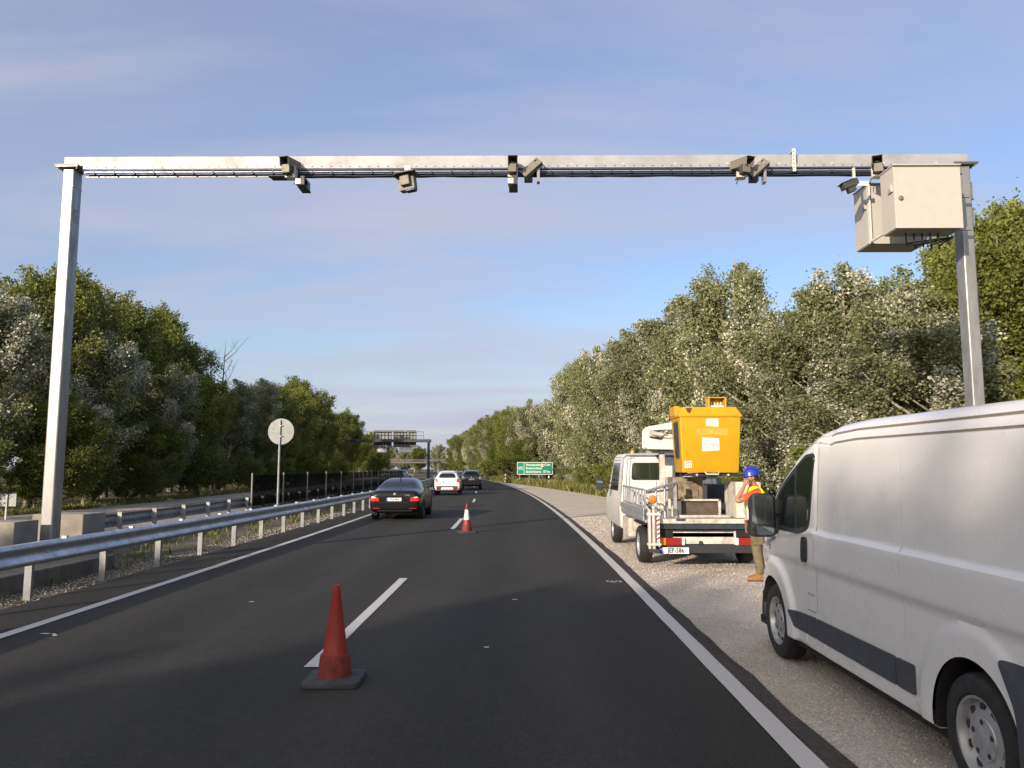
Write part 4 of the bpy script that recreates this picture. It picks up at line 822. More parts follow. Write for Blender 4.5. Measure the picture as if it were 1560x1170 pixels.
# ------------------------------------------------------------------ the white panel van
VC = Vector((3.48, 5.9, 0)); van = thing('panel_van', 'large white panel van parked on the gravel shoulder at the right', 'van', VC)
HUBS = ((7.67, 0.345), (4.38, 0.345)); AR = 0.42
def lerp_t(tab, y):
    if y <= tab[0][0]: return tab[0][1]
    for (a, b), (c, d) in zip(tab, tab[1:]):
        if y <= c: return b + (d - b) * (y - a) / (c - a)
    return tab[-1][1]
ZT = [(3.15, 2.10), (3.2, 2.15), (3.35, 2.18), (5.8, 2.19), (6.2, 2.175), (6.5, 2.125), (6.7, 2.055), (7.0, 1.955), (7.3, 1.825), (7.58, 1.67), (7.84, 1.44), (7.98, 1.31), (8.2, 1.21), (8.42, 1.07), (8.55, .90), (8.62, .70)]
SEC = [(.30, .27), (.045, .275), (.028, .29), (.022, .32), (.022, .38), (.022, .46), (.022, .55), (.022, .64), (.022, .74), (.023, .84), (.025, .92), (.025, .950), (.015, .972), (.003, .992), (0, 1.01), (0, 1.08), (0, 1.16), (.001, 1.225), (.005, 1.242), (.022, 1.258), (.032, 1.275), (.034, 1.30), (.036, 1.40), (.039, 1.5), (.043, 1.6), (.047, 1.7), (.052, 1.8), (.057, 1.88), (.061, 1.94), (.064, 1.964), (.078, 1.970), (.078, 1.978), (.066, 1.984), (.072, 2.02), (.078, 2.036), (.094, 2.042), (.094, 2.050), (.084, 2.056), (.100, 2.082), (.135, 2.108), (.19, 2.125), (.30, 2.137), (.5, 2.145), (.75, 2.149), (1.03, 2.15)]
_s = []
for (a, b), (c, d) in zip(SEC, SEC[1:]):
    k = max(1, int((d - b) / 0.026)) if d < 1.0 or (1.0 < d < 1.23) else 1
    _s += [(a + (c - a) * i / k, b + (d - b) * i / k) for i in range(k)]
SEC = _s + [SEC[-1]]
def vsec(y):
    zt = lerp_t(ZT, y); k = min(1.0, zt - 0.3); tt = max(0, (y - 7.45) / 1.17); w_ = 1.03 - 0.26 * tt ** 2.4; out = []
    tf = 1 - .5 * min(1, max(0, (y - 6.3) / .3))
    if y < 3.3: w_ -= 0.05 * ((3.3 - y) / 0.15) ** 2 * 0.6
    ro = 1 if y < 6.55 else max(0.25, 1 - (y - 6.55) / 0.3)          # grooves and ledge fade out at the door
    for dx, z in SEC:
        if z > 1.94: zz = zt - (2.15 - z) * tf
        elif z > k: zz = k + (z - k) * (zt - .21 * tf - k) / (1.94 - k)
        else: zz = z
        if 1.964 < z < 2.057 and dx in (.078, .094): dx = .066 + (dx - .066) * ro if z < 2 else .081 + (dx - .081) * ro
        x = w_ * (1 - dx / 1.03) if dx > 0.13 else w_ - dx
        if 1.24 < z < 1.97 and y >= 6.58: x += 0.010
        for hy, hz in HUBS:
            d = math.hypot(y - hy, zz - hz)
            if d < 0.62 and zz > 0.28: x += (0.036 if hy > 6 else 0.018) * (lambda q: q * q * (3 - 2 * q))(min(1, max(0, (0.615 - d) / 0.065))) * (1 if zz < 0.93 else max(0, (0.985 - zz) / 0.055)) if dx < 0.13 else 0
        out.append((x, zz))
    return out
ys = []; y = 3.15
while y < 8.62: ys.append(y); y += 0.0275
ys.append(8.62); mb = MB(); n = 2 * len(SEC) - 1
for y in ys:
    s_ = vsec(y); mb.v += [(-x, y - VC.y, z) for x, z in s_] + [(x, y - VC.y, z) for x, z in reversed(s_[:-1])]
def inside(v): return any((v[1] + VC.y - hy) ** 2 + (v[2] - hz) ** 2 < AR * AR for hy, hz in HUBS) and abs(v[0]) > 0.6
ins = [inside(v) for v in mb.v]
for i in range(len(ys) - 1):
    for j in range(n - 1):
        q = (i * n + j, i * n + j + 1, (i + 1) * n + j + 1, (i + 1) * n + j)
        if not all(ins[k] for k in q): mb.f.append(q); mb.m.append(0)
for base in (0, (len(ys) - 1) * n):
    for j in range(len(SEC) - 1):
        a, b_, c, d = base + j, base + j + 1, base + n - 2 - j, base + n - 1 - j
        f = tuple(dict.fromkeys((a, b_, c, d)))
        if len(f) > 2: mb.f.append(f); mb.m.append(0)
full = MB(); full.v = list(mb.v); full.f = [(i * n + j, i * n + j + 1, (i + 1) * n + j + 1, (i + 1) * n + j) for i in range(len(ys) - 1) for j in range(n - 1)] + mb.f[-2 * (len(SEC) - 1):]
for i, v in enumerate(mb.v):
    if ins[i]:
        for hy, hz in HUBS:
            dy_, dz_ = v[1] + VC.y - hy, v[2] - hz; d = math.hypot(dy_, dz_)
            if d < AR: d = max(d, 1e-4); mb.v[i] = (v[0], hy + dy_ / d * AR - VC.y, max(0.262, hz + dz_ / d * AR))
body = mb.build('body', 'van_white', van, smooth=32)
vt = BVHTree.FromPolygons(full.v, full.f)
ly = lambda p: [(a - VC.y, b_) for a, b_ in p]
mb = MB(); mb.box(-0.93, 0.93, 3.3 - VC.y, 8.4 - VC.y, 0.20, 0.272); mb.build('floor_pan', 'under', van)
for hy, hz in HUBS:
    for sd_ in (-1, 1):
        mb = MB(); L0 = []; L1 = []; LL = []
        for k in range(25):
            a = math.pi * (k / 24.0) * 1.12 - 0.19; yy, zz = hy + 0.425 * math.cos(a) - VC.y, hz + 0.425 * math.sin(a)
            L0.append((sd_ * 1.005, yy, zz)); L1.append((sd_ * 0.60, yy, zz)); LL.append((sd_ * 0.60, (yy + VC.y - hy) * 0.02 + hy - VC.y, (zz - hz) * 0.02 + hz))
        mb.loft([L0, L1, LL], cap=False, closed=False); mb.build('wheel_housing', 'under', van)
        wheel(van, VC.x + sd_ * 0.90, hy, 0.345, 0.215, sd_, 'steel', VC)
LEFT = dict(axis='X', sign=1)
# cab window: black surround, door glass, quarter glass
win = [(6.565, 1.93), (6.80, 1.915), (7.03, 1.82), (7.33, 1.69), (7.57, 1.545), (7.69, 1.42), (7.64, 1.215), (6.86, 1.225), (6.70, 1.30)]
for side, sg in (('X', 1), ('X', -1)):
    f = MB(); patch(vt, rpoly(ly(win), [.07, .05, .05, .05, .05, .04, .04, .12, .12], 4), side, sg, 0.003, mb=f, rings=5, dens=0.05); w0 = f.build('window_surround', 'plastic', van, smooth=50)
    patch(vt, rpoly(ly([(6.60, 1.90), (6.80, 1.885), (7.00, 1.80), (7.00, 1.255), (6.88, 1.255), (6.735, 1.33)]), [.06, .04, .02, .01, .1, .1], 4), side, sg, 0.006, rings=5, dens=0.05).build('window', 'glass_green', van, smooth=50)
    patch(vt, rpoly(ly([(7.06, 1.76), (7.30, 1.655), (7.50, 1.53), (7.46, 1.27), (7.06, 1.26)]), 0.03, 4), side, sg, 0.006, rings=4, dens=0.05).build('quarter_window', 'glass', van, smooth=50)
    mb = MB(); seam(vt, ly([(7.06, 1.845), (7.34, 1.72), (7.56, 1.585)]), side, sg, 0.03, 0.007, mb); mb.build('pillar_trim', 'plastic_trim', van)
    # lower black rubbing strips
    for p in ([(6.815, .555), (7.19, .535), (7.08, .395), (6.815, .395)], [(6.62, .56), (6.80, .556), (6.80, .395), (6.62, .395)], [(5.25, .575), (6.605, .561), (6.605, .395), (5.25, .395)], [(5.01, .577), (5.235, .575), (5.235, .395), (5.01, .395)]):
        patch(vt, rpoly(ly(p), 0.02, 3), side, sg, 0.014, rings=3).build('rubbing_strip', 'plastic_trim', van, smooth=50)
    patch(vt, rpoly(ly([(3.17, .30), (3.97, .30), (3.985, .60), (4.12, .83), (3.17, .845)]), [.03, .02, .06, .05, .03], 4), side, sg, 0.012, rings=5, dens=0.08).build('corner_trim', 'plastic_trim', van, smooth=50)
    patch(vt, rpoly(ly([(8.05, .30), (8.58, .30), (8.58, .58), (8.10, .55)]), 0.04, 4), side, sg, 0.010, rings=4).build('bumper', 'plastic_trim', van, smooth=50)
    # door and panel gaps, filler flap marks
    mb = MB(); seam(vt, ly([(6.50, 2.02), (6.505, 1.9), (6.56, 1.28), (6.585, 1.0), (6.59, .60)]), side, sg, 0.007, 0.001, mb); mb.build('door_gap', 'gap_light', van)
    mb = MB(); seam(vt, ly([(5.12, 1.95), (5.12, .60)]), side, sg, 0.004, 0.0006, mb); mb.build('panel_joint', 'joint_line', van)
    for zg in (1.974, 2.046):
        mb = MB(); seam(vt, ly([(q, lerp_t(ZT, q) - (2.15 - zg)) for q in (3.3, 3.6, 4.2, 5.0, 5.8, 6.0, 6.2, 6.3)]), side, sg, 0.011, 0.001, mb); mb.build('roof_groove', 'groove_line', van)
    mb = MB(); seam(vt, ly([(6.64, .735), (6.80, .74)]), side, sg, 0.007, 0.001, mb); seam(vt, ly([(6.62, .602), (6.80, .602)]), side, sg, 0.006, 0.001, mb); seam(vt, ly([(6.80, .30), (7.12, .30)]), side, sg, 0.004, 0.001, mb); mb.build('filler_flap_gap', 'gap', van)
    mb = MB(); seam(vt, ly([(7.98, .92), (7.99, .80), (7.93, .755), (7.80, .76)]), side, sg, 0.004, 0.001, mb); mb.build('wing_gap', 'gap', van)
    mb = MB(); seam(vt, ly([(6.56, 2.028), (6.75, 1.975), (7.0, 1.875), (7.3, 1.745), (7.58, 1.595), (7.80, 1.41)]), side, sg, 0.005, 0.001, mb); mb.build('door_gap', 'gap_light', van)
    # door handle
    patch(vt, rpoly(ly([(6.70, 1.215), (6.80, 1.215), (6.83, 1.0), (6.72, 1.0)]), 0.05, 5), side, sg, 0.022, rings=4, dens=0.03).build('door_handle', 'plastic', van, smooth=60)
    # small emblem marks on the wing
    mb = MB(); seam(vt, ly([(7.74, 1.05), (7.70, 1.06)]), side, sg, 0.014, 0.003, mb, step=0.01); seam(vt, ly([(7.74, 1.025), (7.70, 1.03)]), side, sg, 0.014, 0.003, mb, step=0.01); mb.build('emblem', 'gap', van)
    # the big two-part door mirror
    sx = -1 if sg > 0 else 1; mx_ = sx * 1.165; T = Matrix.Translation((mx_, 7.52 - VC.y, 1.355)); mb = MB()
    loops = []
    for d_, s0 in ((-0.055, 0.93), (-0.045, 1.0), (0.02, 1.0), (0.10, 0.88), (0.15, 0.62)): loops.append([(a * s0, d_, b_ * s0) for a, b_ in rpoly([(-0.125, -0.205), (0.125, -0.205), (0.115, 0.205), (-0.095, 0.205)], 0.06, 5)])
    mb.loft(loops); mb.rot(T).build('wing_mirror', 'plastic', van, smooth=45)
    mb = MB(); mb.prism(rpoly([(-0.105, -0.085), (0.105, -0.085), (0.098, 0.185), (-0.082, 0.185)], 0.035, 5), 'Y', -0.062, -0.056); mb.rot(T).build('mirror_glass', 'mirror_glass', van)
    mb = MB(); mb.loft([[(a, -0.064 + c, b_) for a, b_ in rpoly([(-0.098, -0.185), (0.100, -0.185), (0.106, -0.10), (-0.105, -0.10)], 0.035, 5)] for c in (0.008, 0.0)]); mb.rot(T).build('mirror_glass', 'mirror_glass', van)
    mb = MB(); mb.prism(rpoly([(-0.02, -0.05), (0.03, -0.05), (0.03, 0.06), (-0.02, 0.06)], 0.015, 3), 'X', -0.138, -0.120) if sx < 0 else mb.prism(rpoly([(-0.02, -0.05), (0.03, -0.05), (0.03, 0.06), (-0.02, 0.06)], 0.015, 3), 'X', 0.120, 0.138); mb.rot(T).build('indicator_lamp', 'clear_lamp', van)
    mb = MB()
    for z0, z1 in ((-0.17, -0.02), (0.0, 0.15)): mb.box(min(sx * 0.97, sx * 1.06), max(sx * 0.97, sx * 1.06), 7.50 - VC.y, 7.60 - VC.y, 1.355 + z0, 1.355 + z1)
    mb.build('mirror_arm', 'plastic', van, 0.02)
# front and rear
patch(vt, rpoly([(-.86, 1.34), (.86, 1.34), (.74, 1.93), (-.74, 1.93)], 0.08, 4), 'Y', -1, 0.006).build('windscreen', 'glass', van, smooth=50)
for p in ([(-.80, .78), (-.56, .74), (-.60, .98), (-.80, 1.12)], [(.80, 1.12), (.60, .98), (.56, .74), (.80, .78)]): patch(vt, rpoly(p, 0.05, 4), 'Y', -1, 0.008).build('headlamp', 'clear_lamp', van, smooth=50)
patch(vt, rpoly([(-.50, .36), (.50, .36), (.52, .66), (-.52, .66)], 0.06, 4), 'Y', -1, 0.01).build('grille', 'plastic', van, smooth=50)
seam(vt, [(0, .35), (0, 2.0)], 'Y', 1, 0.010).build('door_gap', 'gap', van)
for sx in (-1, 1): patch(vt, rpoly([(sx * .86, .90), (sx * .97, .90), (sx * .95, 1.35), (sx * .86, 1.35)], 0.03, 3), 'Y', 1, 0.008).build('tail_lamp', 'red_lamp', van)
# ------------------------------------------------------------------ aerial lift truck
TO = Vector((3.38, 16.8, 0)); tk = thing('lift_truck', 'white flatbed lift truck with a yellow work basket parked on the gravel', 'truck', TO)
def tp(mb, name, m, bevel=0.0, parent=None, smooth=40, seg=2):
    mb.rot(Matrix.Translation(-TO)); return mb.build(name, m, parent or tk, bevel, smooth, seg)
def tbox(name, m, *bs, bevel=0.006, parent=None):
    mb = MB()
    for b_ in bs: mb.box(*b_)
    return tp(mb, name, m, bevel, parent)
# cab
mb = MB(); loops = []
for z, hx, y0, y1, r in ((.46, 1.06, 17.60, 20.25, .06), (.52, 1.10, 17.56, 20.32, .07), (.95, 1.115, 17.55, 20.34, .08), (1.12, 1.11, 17.55, 20.22, .08), (1.22, 1.10, 17.55, 19.95, .08), (1.7, 1.055, 17.56, 19.52, .07), (2.02, 1.02, 17.57, 19.25, .07), (2.09, 1.00, 17.59, 19.12, .07), (2.125, .95, 17.66, 18.98, .08), (2.135, .7, 17.9, 18.8, .1)):
    loops.append([(3.38 + a, b_, z) for a, b_ in rpoly([(-hx, y0), (hx, y0), (hx, y1), (-hx, y1)], r, 6)])
mb.loft(loops); cabm = tp(mb, 'cab', 'truck_white', smooth=38); ct = bvh(cabm)
cb = lambda p: [(a - TO.x, b_) for a, b_ in p]; cs = lambda p: [(a - TO.y, b_) for a, b_ in p]
for p in ([(2.53, 1.53), (3.24, 1.53), (3.24, 1.92), (2.56, 1.92)], [(3.52, 1.53), (4.23, 1.53), (4.20, 1.92), (3.52, 1.92)]):
    patch(ct, rpoly(cb(p), 0.07, 5), 'Y', 1, 0.005).build('window_seal', 'rubber', cabm); c_ = [sum(q[i] for q in p) / 4 for i in (0, 1)]
    patch(ct, rpoly(cb([((a - c_[0]) * .94 + c_[0], (b_ - c_[1]) * .89 + c_[1]) for a, b_ in p]), 0.06, 5), 'Y', 1, 0.009).build('rear_window', 'glass_green', cabm)
mb = MB()
for x0, x1, xt in ((2.40, 2.40, 2.46), (2.47, 2.47, 2.52), (4.36, 4.36, 4.30)): seam(ct, cb([(x0, .6), (x1, 1.2), (xt, 2.0), (xt + .1, 2.04)]), 'Y', 1, 0.012, 0.002, mb)
seam(ct, cb([(2.5, 2.06), (4.2, 2.06)]), 'Y', 1, 0.014, 0.002, mb); seam(ct, cb([(2.5, 1.18), (4.25, 1.18)]), 'Y', 1, 0.008, 0.002, mb); mb.build('panel_joint', 'gap', cabm)
for sg in (1, -1):
    patch(ct, rpoly(cs([(18.0, 1.28), (19.45, 1.28), (19.15, 1.92), (18.0, 1.92)]), 0.06, 4), 'X', sg, 0.006).build('side_window', 'glass', cabm)
    mb = MB(); seam(ct, cs([(17.9, .6), (17.9, 1.98), (19.1, 1.98)]), 'X', sg, 0.01, 0.002, mb); mb.build('door_gap', 'gap', cabm)
patch(ct, rpoly([(-.95, 1.28), (.95, 1.28), (.86, 1.95), (-.86, 1.95)], 0.08, 4), 'Y', -1, 0.006).build('windscreen', 'glass', cabm)
mb = MB(); mb.tube([(2.42, 17.55, 2.085), (4.34, 17.55, 2.085)], .016, 6); mb.tube([(2.275, 17.555, .95), (2.285, 17.555, 1.25), (2.375, 17.575, 2.03), (2.42, 17.55, 2.085)], .016, 6); mb.tube([(2.375, 17.575, 2.03), (2.38, 19.2, 2.06)], .014, 6); tp(mb, 'drip_rail', 'galv_dull', parent=cabm)
mb = MB(); mb.lathe([(0.05, 2.12), (0.05, 2.15), (0.038, 2.20), (0.01, 2.215)], (2.62, 17.9, 0), 'Z', 16); tp(mb, 'beacon', 'amber')
mb = MB(); mb.lathe([(0.06, 2.10), (0.06, 2.125)], (2.62, 17.9, 0), 'Z', 16); tp(mb, 'beacon_base', 'plastic')
for sx in (-1, 1):
    mb = MB(); cx = 3.38 + sx * 1.42; mb.prism(rpoly([(cx - .085, 1.28), (cx + .085, 1.28), (cx + .085, 1.56), (cx - .085, 1.56)], 0.04, 4), 'Y', 18.85, 18.92); mr_ = tp(mb, 'wing_mirror', 'plastic', 0.01)
    mb = MB(); mb.prism(rpoly([(cx - .07, 1.295), (cx + .07, 1.295), (cx + .07, 1.545), (cx - .07, 1.545)], 0.035, 4), 'Y', 18.842, 18.849); tp(mb, 'mirror_glass', 'mirror_glass', parent=mr_)
    mb = MB(); mb.tube([(cx, 18.9, 1.33), (3.38 + sx * 1.08, 18.95, 1.31)], 0.013, 6); mb.tube([(cx, 18.9, 1.52), (3.38 + sx * 1.02, 19.0, 1.40)], 0.013, 6); tp(mb, 'mirror_arm', 'plastic')
# chassis, wheels, underside
tbox('chassis', 'under', (2.75, 4.0, 14.5, 19.8, .46, .66), (2.5, 4.3, 14.3, 14.5, .55, .78), (2.6, 2.75, 14.5, 17.4, .62, .78), (4.0, 4.2, 14.5, 17.4, .62, .78))
for x, y in ((2.42, 15.2), (4.34, 15.2), (2.40, 19.2), (4.36, 19.2)): wheel(tk, x, y, 0.35, 0.22 if y > 16 else 0.24, -1 if x < 3.38 else 1, 'steel', TO)
tbox('wheel_arch', 'under', (2.3, 2.62, 14.72, 15.68, .74, .78), (4.14, 4.46, 14.72, 15.68, .74, .78))
tbox('tool_box', 'dirty_white', (2.30, 2.62, 16.4, 17.35, .38, .76), bevel=0.015)
tbox('side_bracket', 'dirty_white', (2.34, 2.56, 15.95, 16.25, .52, .76), bevel=0.01); tbox('tool_box', 'dirty_white', (4.16, 4.46, 16.2, 17.3, .40, .76), bevel=0.01)
# bed
tbox('bed_floor', 'alu', (2.30, 4.46, 14.28, 17.42, .81, .86))
tbox('bed_edge', 'dirty_white', (2.44, 4.40, 14.22, 14.28, .80, .885), bevel=0.008)
tbox('bed_edge', 'steel_dark', (2.52, 4.38, 14.25, 14.33, .70, .80), (2.85, 3.02, 14.215, 14.23, .845, .885), (4.30, 4.42, 14.2, 14.3, .72, .84))
tbox('side_board', 'alu', (2.27, 2.30, 14.34, 17.40, .84, .94), (2.275, 2.30, 14.34, 17.40, .945, 1.06), (4.46, 4.49, 14.34, 17.40, .84, 1.06), bevel=0.008)
tbox('tail_panel', 'dirty_white', (2.80, 3.90, 14.30, 14.33, .43, .645), (2.80, 3.90, 14.28, 14.30, .63, .65), (3.90, 3.94, 14.28, 14.33, .42, .66))
mb = MB(); mb.lathe([(0.035, -0.02), (0.035, 0.02)], (3.30, 14.29, .455), 'Y', 14); tp(mb, 'tow_eye', 'steel_dark')
tbox('rear_bumper', 'plastic', (2.46, 4.44, 14.26, 14.36, .27, .415), bevel=0.012)
for x0, x1, am, cl in ((2.51, 3.0, 2.66, 2.95), (3.92, 4.40, 4.25, 3.97)):
    a, b_ = (x0, am) if am < (x0 + x1) / 2 else (am, x1); c, d = (am, cl) if cl > am else (cl, am)
    l_ = tbox('tail_lamp', 'red_lamp', (c, d, 14.235, 14.30, .415, .545), bevel=0.008); tbox('indicator_lamp', 'amber', (a, b_, 14.233, 14.30, .415, .545), bevel=0.008, parent=l_); e, f = (cl, x1) if cl > am else (x0, cl); tbox('reversing_lamp', 'clear_lamp', (e, f, 14.236, 14.30, .415, .545), bevel=0.006, parent=l_)
    mb = MB()
    for k in range(1, 5): mb.box(c + (d - c) * k / 5 - .002, c + (d - c) * k / 5 + .002, 14.232, 14.236, .42, .54)
    tp(mb, 'lamp_rib', 'brown_trim', parent=l_)
PX = .065
mb = MB(); mb.box(2.47 + PX, 3.005 + PX, 14.215, 14.225, .262, .382, 1); mb.box(2.475 + PX, 3.0 + PX, 14.208, 14.2145, .267, .377, 0); mb.box(2.475 + PX, 2.525 + PX, 14.2065, 14.2078, .267, .377, 2); mb.box(2.46 + PX, 3.0 + PX, 14.226, 14.27, .30, .36, 1)
pl = tp(mb, 'number_plate', ['plate_white', 'black_ink', 'eu_blue'])
text('lettering', 'JEP-586', 0.120, 'black_ink', pl, Matrix.Translation(Vector((2.764 + PX, 14.2035, .322)) - TO) @ FACE_BACK, 0.80, 0.0025)
mb = MB(); mb.lathe([(0.009, 0), (0.009, -0.001)], (2.50 + PX, 14.2062, .345), 'Y', 10); tp(mb, 'plate_symbol', 'faded_yellow', parent=pl)
# striped outrigger with an amber lamp at the left rear corner
tbox('outrigger', 'truck_white', (2.33, 2.37, 14.10, 14.20, .36, 1.06), (2.37, 2.50, 14.16, 14.22, .40, 1.02), (2.50, 2.53, 14.10, 14.20, .40, 1.02), (2.31, 2.55, 14.08, 14.22, .95, 1.0), (2.31, 2.55, 14.08, 14.22, .42, .46), bevel=0.006)
mb = MB(); mb.tube([(2.43, 14.13, .34), (2.43, 14.13, 1.12)], .032, 10); tp(mb, 'ram', 'dirty_white')
mb = MB(); mb.box(2.475, 2.525, 14.094, 14.0985, .50, .98, 0)
for k in range(6): mb.loft([[(2.475, yy, .52 + k * .08), (2.525, yy, .545 + k * .08), (2.525, yy, .58 + k * .08), (2.475, yy, .555 + k * .08)] for yy in (14.0905, 14.0935)], 1)
mb.box(2.475, 2.525, 14.0905, 14.0935, .94, .98, 1); tp(mb, 'hazard_stripe', ['plate_white', 'hazard_red'])
tbox('outrigger_foot', 'steel_dark', (2.34, 2.52, 14.06, 14.24, .30, .36), (4.40, 4.56, 14.1, 14.3, .30, .36))
tbox('outrigger', 'truck_white', (4.44, 4.48, 14.12, 14.22, .36, 1.0), (4.48, 4.55, 14.16, 14.24, .40, .98), bevel=0.006)
mb = MB(); mb.box(4.45, 4.55, 14.112, 14.118, .44, .60, 0); mb.box(4.45, 4.55, 14.108, 14.1115, .47, .51, 1); mb.box(4.45, 4.55, 14.108, 14.1115, .55, .59, 1); tp(mb, 'hazard_stripe', ['plate_white', 'hazard_red'])
mb = MB(); mb.lathe([(0.02, 0.06), (0.07, 0.04), (0.078, 0.0), (0.07, -0.012)], (2.42, 14.15, 1.235), 'Y', 24); tp(mb, 'lamp_housing', 'galv_dull')
mb = MB(); mb.lathe([(0.068, -0.012), (0.06, -0.028), (0.03, -0.036), (0.001, -0.038)], (2.42, 14.15, 1.235), 'Y', 24, cap=False); tp(mb, 'warning_lamp', 'amber')
mb = MB(); mb.tube([(2.42, 14.17, 1.16), (2.42, 14.17, 1.0)], .014, 8); mb.tube([(2.47, 14.15, 1.10), (2.50, 14.15, .98), (2.49, 14.12, .8)], .008, 6); tp(mb, 'lamp_stem', 'galv_dull')
# side railing and the swung-in gate
mb = MB(); mb.tube([(2.33, 14.42, 1.40), (2.33, 17.40, 1.41)], .020, 8); mb.tube([(2.33, 14.42, 1.08), (2.33, 17.40, 1.09)], .018, 8)
for k in range(9): mb.box(2.315, 2.345, 14.42 + k * .365, 14.455 + k * .365, .88, 1.40)
tp(mb, 'side_railing', 'alu')
mb = MB(); mb.tube([(2.36, 14.45, 1.37), (2.62, 14.62, 1.44), (3.0, 14.95, 1.52)], .026, 8); mb.tube([(2.36, 14.45, 1.34), (2.98, 15.0, 1.40)], .018, 8)
for x, y in ((2.56, 14.6), (2.75, 14.75)): mb.tube([(x, y, .86), (x, y, 1.56)], .020, 8)
mb.box(2.96, 3.02, 14.95, 15.05, .86, 1.58); tp(mb, 'gate', 'alu')
tbox('railing_post', 'alu', (2.86, 2.90, 15.2, 15.26, .86, 1.62), (2.68, 2.72, 16.7, 16.76, .86, 1.3), bevel=0.004)
mb = MB(); rng = random.Random(12)
for k in range(4): mb.tube([(2.55 + .1 * k, 17.2, 1.25 - .08 * k), (2.45 + .12 * k, 16.8, 1.1), (2.6 + .1 * k, 16.3, .9), (2.9, 15.9, .88)], .014, 6)
tp(mb, 'hose', 'rubber')
mb = MB(); mb.box(3.055, 3.165, 16.86, 16.97, .86, 2.12); pst = tp(mb, 'boom_rest', 'dirty_white', 0.006)
tbox('boom_rest_cradle', 'dirty_white', (2.80, 3.35, 16.78, 17.05, 2.12, 2.17), (2.98, 3.3, 16.82, 17.0, 2.17, 2.22))
# turret, frames and boxes on the bed
tbox('turret', 'rusty', (3.08, 3.68, 15.62, 16.25, 1.17, 1.62), bevel=0.025)
tbox('turret_cover', 'rusty', (3.18, 3.58, 15.60, 15.62, 1.22, 1.52), (3.28, 3.48, 15.585, 15.60, 1.50, 1.56), bevel=0.01)
mb = MB(); mb.lathe([(0.10, 0), (0.10, 0.03), (0.07, 0.06)], (3.68, 15.9, 1.48), 'X', 20); tp(mb, 'gauge', 'plate_white')
tbox('turret_base', 'brown_panel', (3.16, 3.88, 15.32, 15.36, .90, 1.15), (3.2, 3.85, 15.36, 16.5, .86, 1.16))
tbox('base_frame', 'dirty_white', (3.10, 3.16, 15.24, 15.30, .86, 1.20), (3.88, 3.93, 15.24, 15.30, .86, 1.20), (3.10, 3.93, 15.24, 15.30, 1.16, 1.20), (2.98, 3.02, 15.3, 15.34, .86, 1.16))
tbox('step_board', 'dirty_white', (3.06, 4.02, 14.90, 15.06, .862, .91), bevel=0.01)
tbox('hydraulic_tank', 'dirty_white', (4.08, 4.56, 14.72, 15.55, .862, 1.54), bevel=0.02)
tbox('motor_box', 'steel_dark', (3.95, 4.35, 16.4, 17.2, .862, 1.46), bevel=0.02)
# boom, folded over the cab rear
mb = MB(); mb.prism([(2.69, 2.24), (2.74, 2.20), (4.0, 2.17), (4.0, 2.40), (2.95, 2.44), (2.80, 2.52), (2.86, 2.60), (4.0, 2.64), (4.0, 2.90), (2.76, 2.68), (2.70, 2.60)], 'Y', 16.55, 16.60); mb.prism([(2.69, 2.24), (2.74, 2.20), (4.0, 2.17), (4.0, 2.40), (2.95, 2.44), (2.80, 2.52), (2.86, 2.60), (4.0, 2.64), (4.0, 2.90), (2.76, 2.68), (2.70, 2.60)], 'Y', 16.92, 16.97); mb.box(2.72, 4.0, 16.6, 16.92, 2.21, 2.38); mb.box(2.74, 4.0, 16.6, 16.92, 2.62, 2.66)
tp(mb, 'boom', 'truck_white', 0.012)
mb = MB(); mb.tube([(2.82, 16.54, 2.55), (3.15, 16.54, 2.47), (3.5, 16.54, 2.45)], .05, 10); mb.lathe([(0.06, -0.02), (0.06, 0.02)], (2.84, 16.53, 2.55), 'Y', 16); tp(mb, 'boom_ram', 'dirty_white')
mb = MB(); mb.tube([(2.78, 16.5, 2.46), (3.0, 16.5, 2.42), (3.1, 16.5, 2.5), (3.3, 16.52, 2.46)], .016, 6); tp(mb, 'hose', 'rubber')
mb = MB(); mb.box(3.55, 3.75, 15.3, 16.9, 1.66, 1.84); mb.box(3.55, 3.75, 16.4, 16.9, 1.6, 2.3); tp(mb, 'basket_arm', 'truck_white', 0.02)
tbox('basket_support', 'steel_dark', (3.15, 4.12, 14.75, 14.80, 1.645, 1.70), (3.15, 4.12, 15.25, 15.30, 1.645, 1.70), (3.55, 3.75, 14.75, 15.4, 1.60, 1.66))
mb = MB()
for x in (3.36, 3.95): mb.lathe([(0.022, -0.02), (0.022, 0.02)], (x, 14.73, 1.672), 'Y', 12)
tp(mb, 'support_bolt', 'dirty_white')
mb = MB(); mb.tube([(3.50, 14.66, 1.72), (3.52, 14.62, 1.685), (3.74, 14.62, 1.685), (3.76, 14.66, 1.72)], .012, 8); tp(mb, 'step_loop', 'pale_metal')
# the yellow basket
def ring(z, x0, x1, y0, y1, r=.03): return [(a, b_, z) for a, b_ in rpoly([(x0, y0), (x1, y0), (x1, y1), (x0, y1)], r, 4)]
mb = MB(); mb.loft([ring(1.715, 3.09, 4.125, 14.66, 15.34), ring(1.735, 3.075, 4.135, 14.645, 15.36), ring(2.765, 3.035, 4.19, 14.60, 15.43), ring(2.765, 3.06, 4.165, 14.625, 15.405), ring(1.78, 3.10, 4.11, 14.67, 15.33)])
bk = tp(mb, 'basket', 'basket_yellow', smooth=35); bt = bvh(bk)
mb = MB(); mb.loft([ring(2.76, 3.015, 4.21, 14.575, 15.455), ring(2.785, 3.01, 4.215, 14.57, 15.46), ring(2.80, 3.02, 4.205, 14.585, 15.45), ring(2.945, 3.10, 4.13, 14.66, 15.38), ring(2.95, 3.13, 4.10, 14.69, 15.35), ring(2.77, 3.06, 4.165, 14.625, 15.405)]); tp(mb, 'basket_rim', 'basket_yellow', parent=bk, smooth=30)
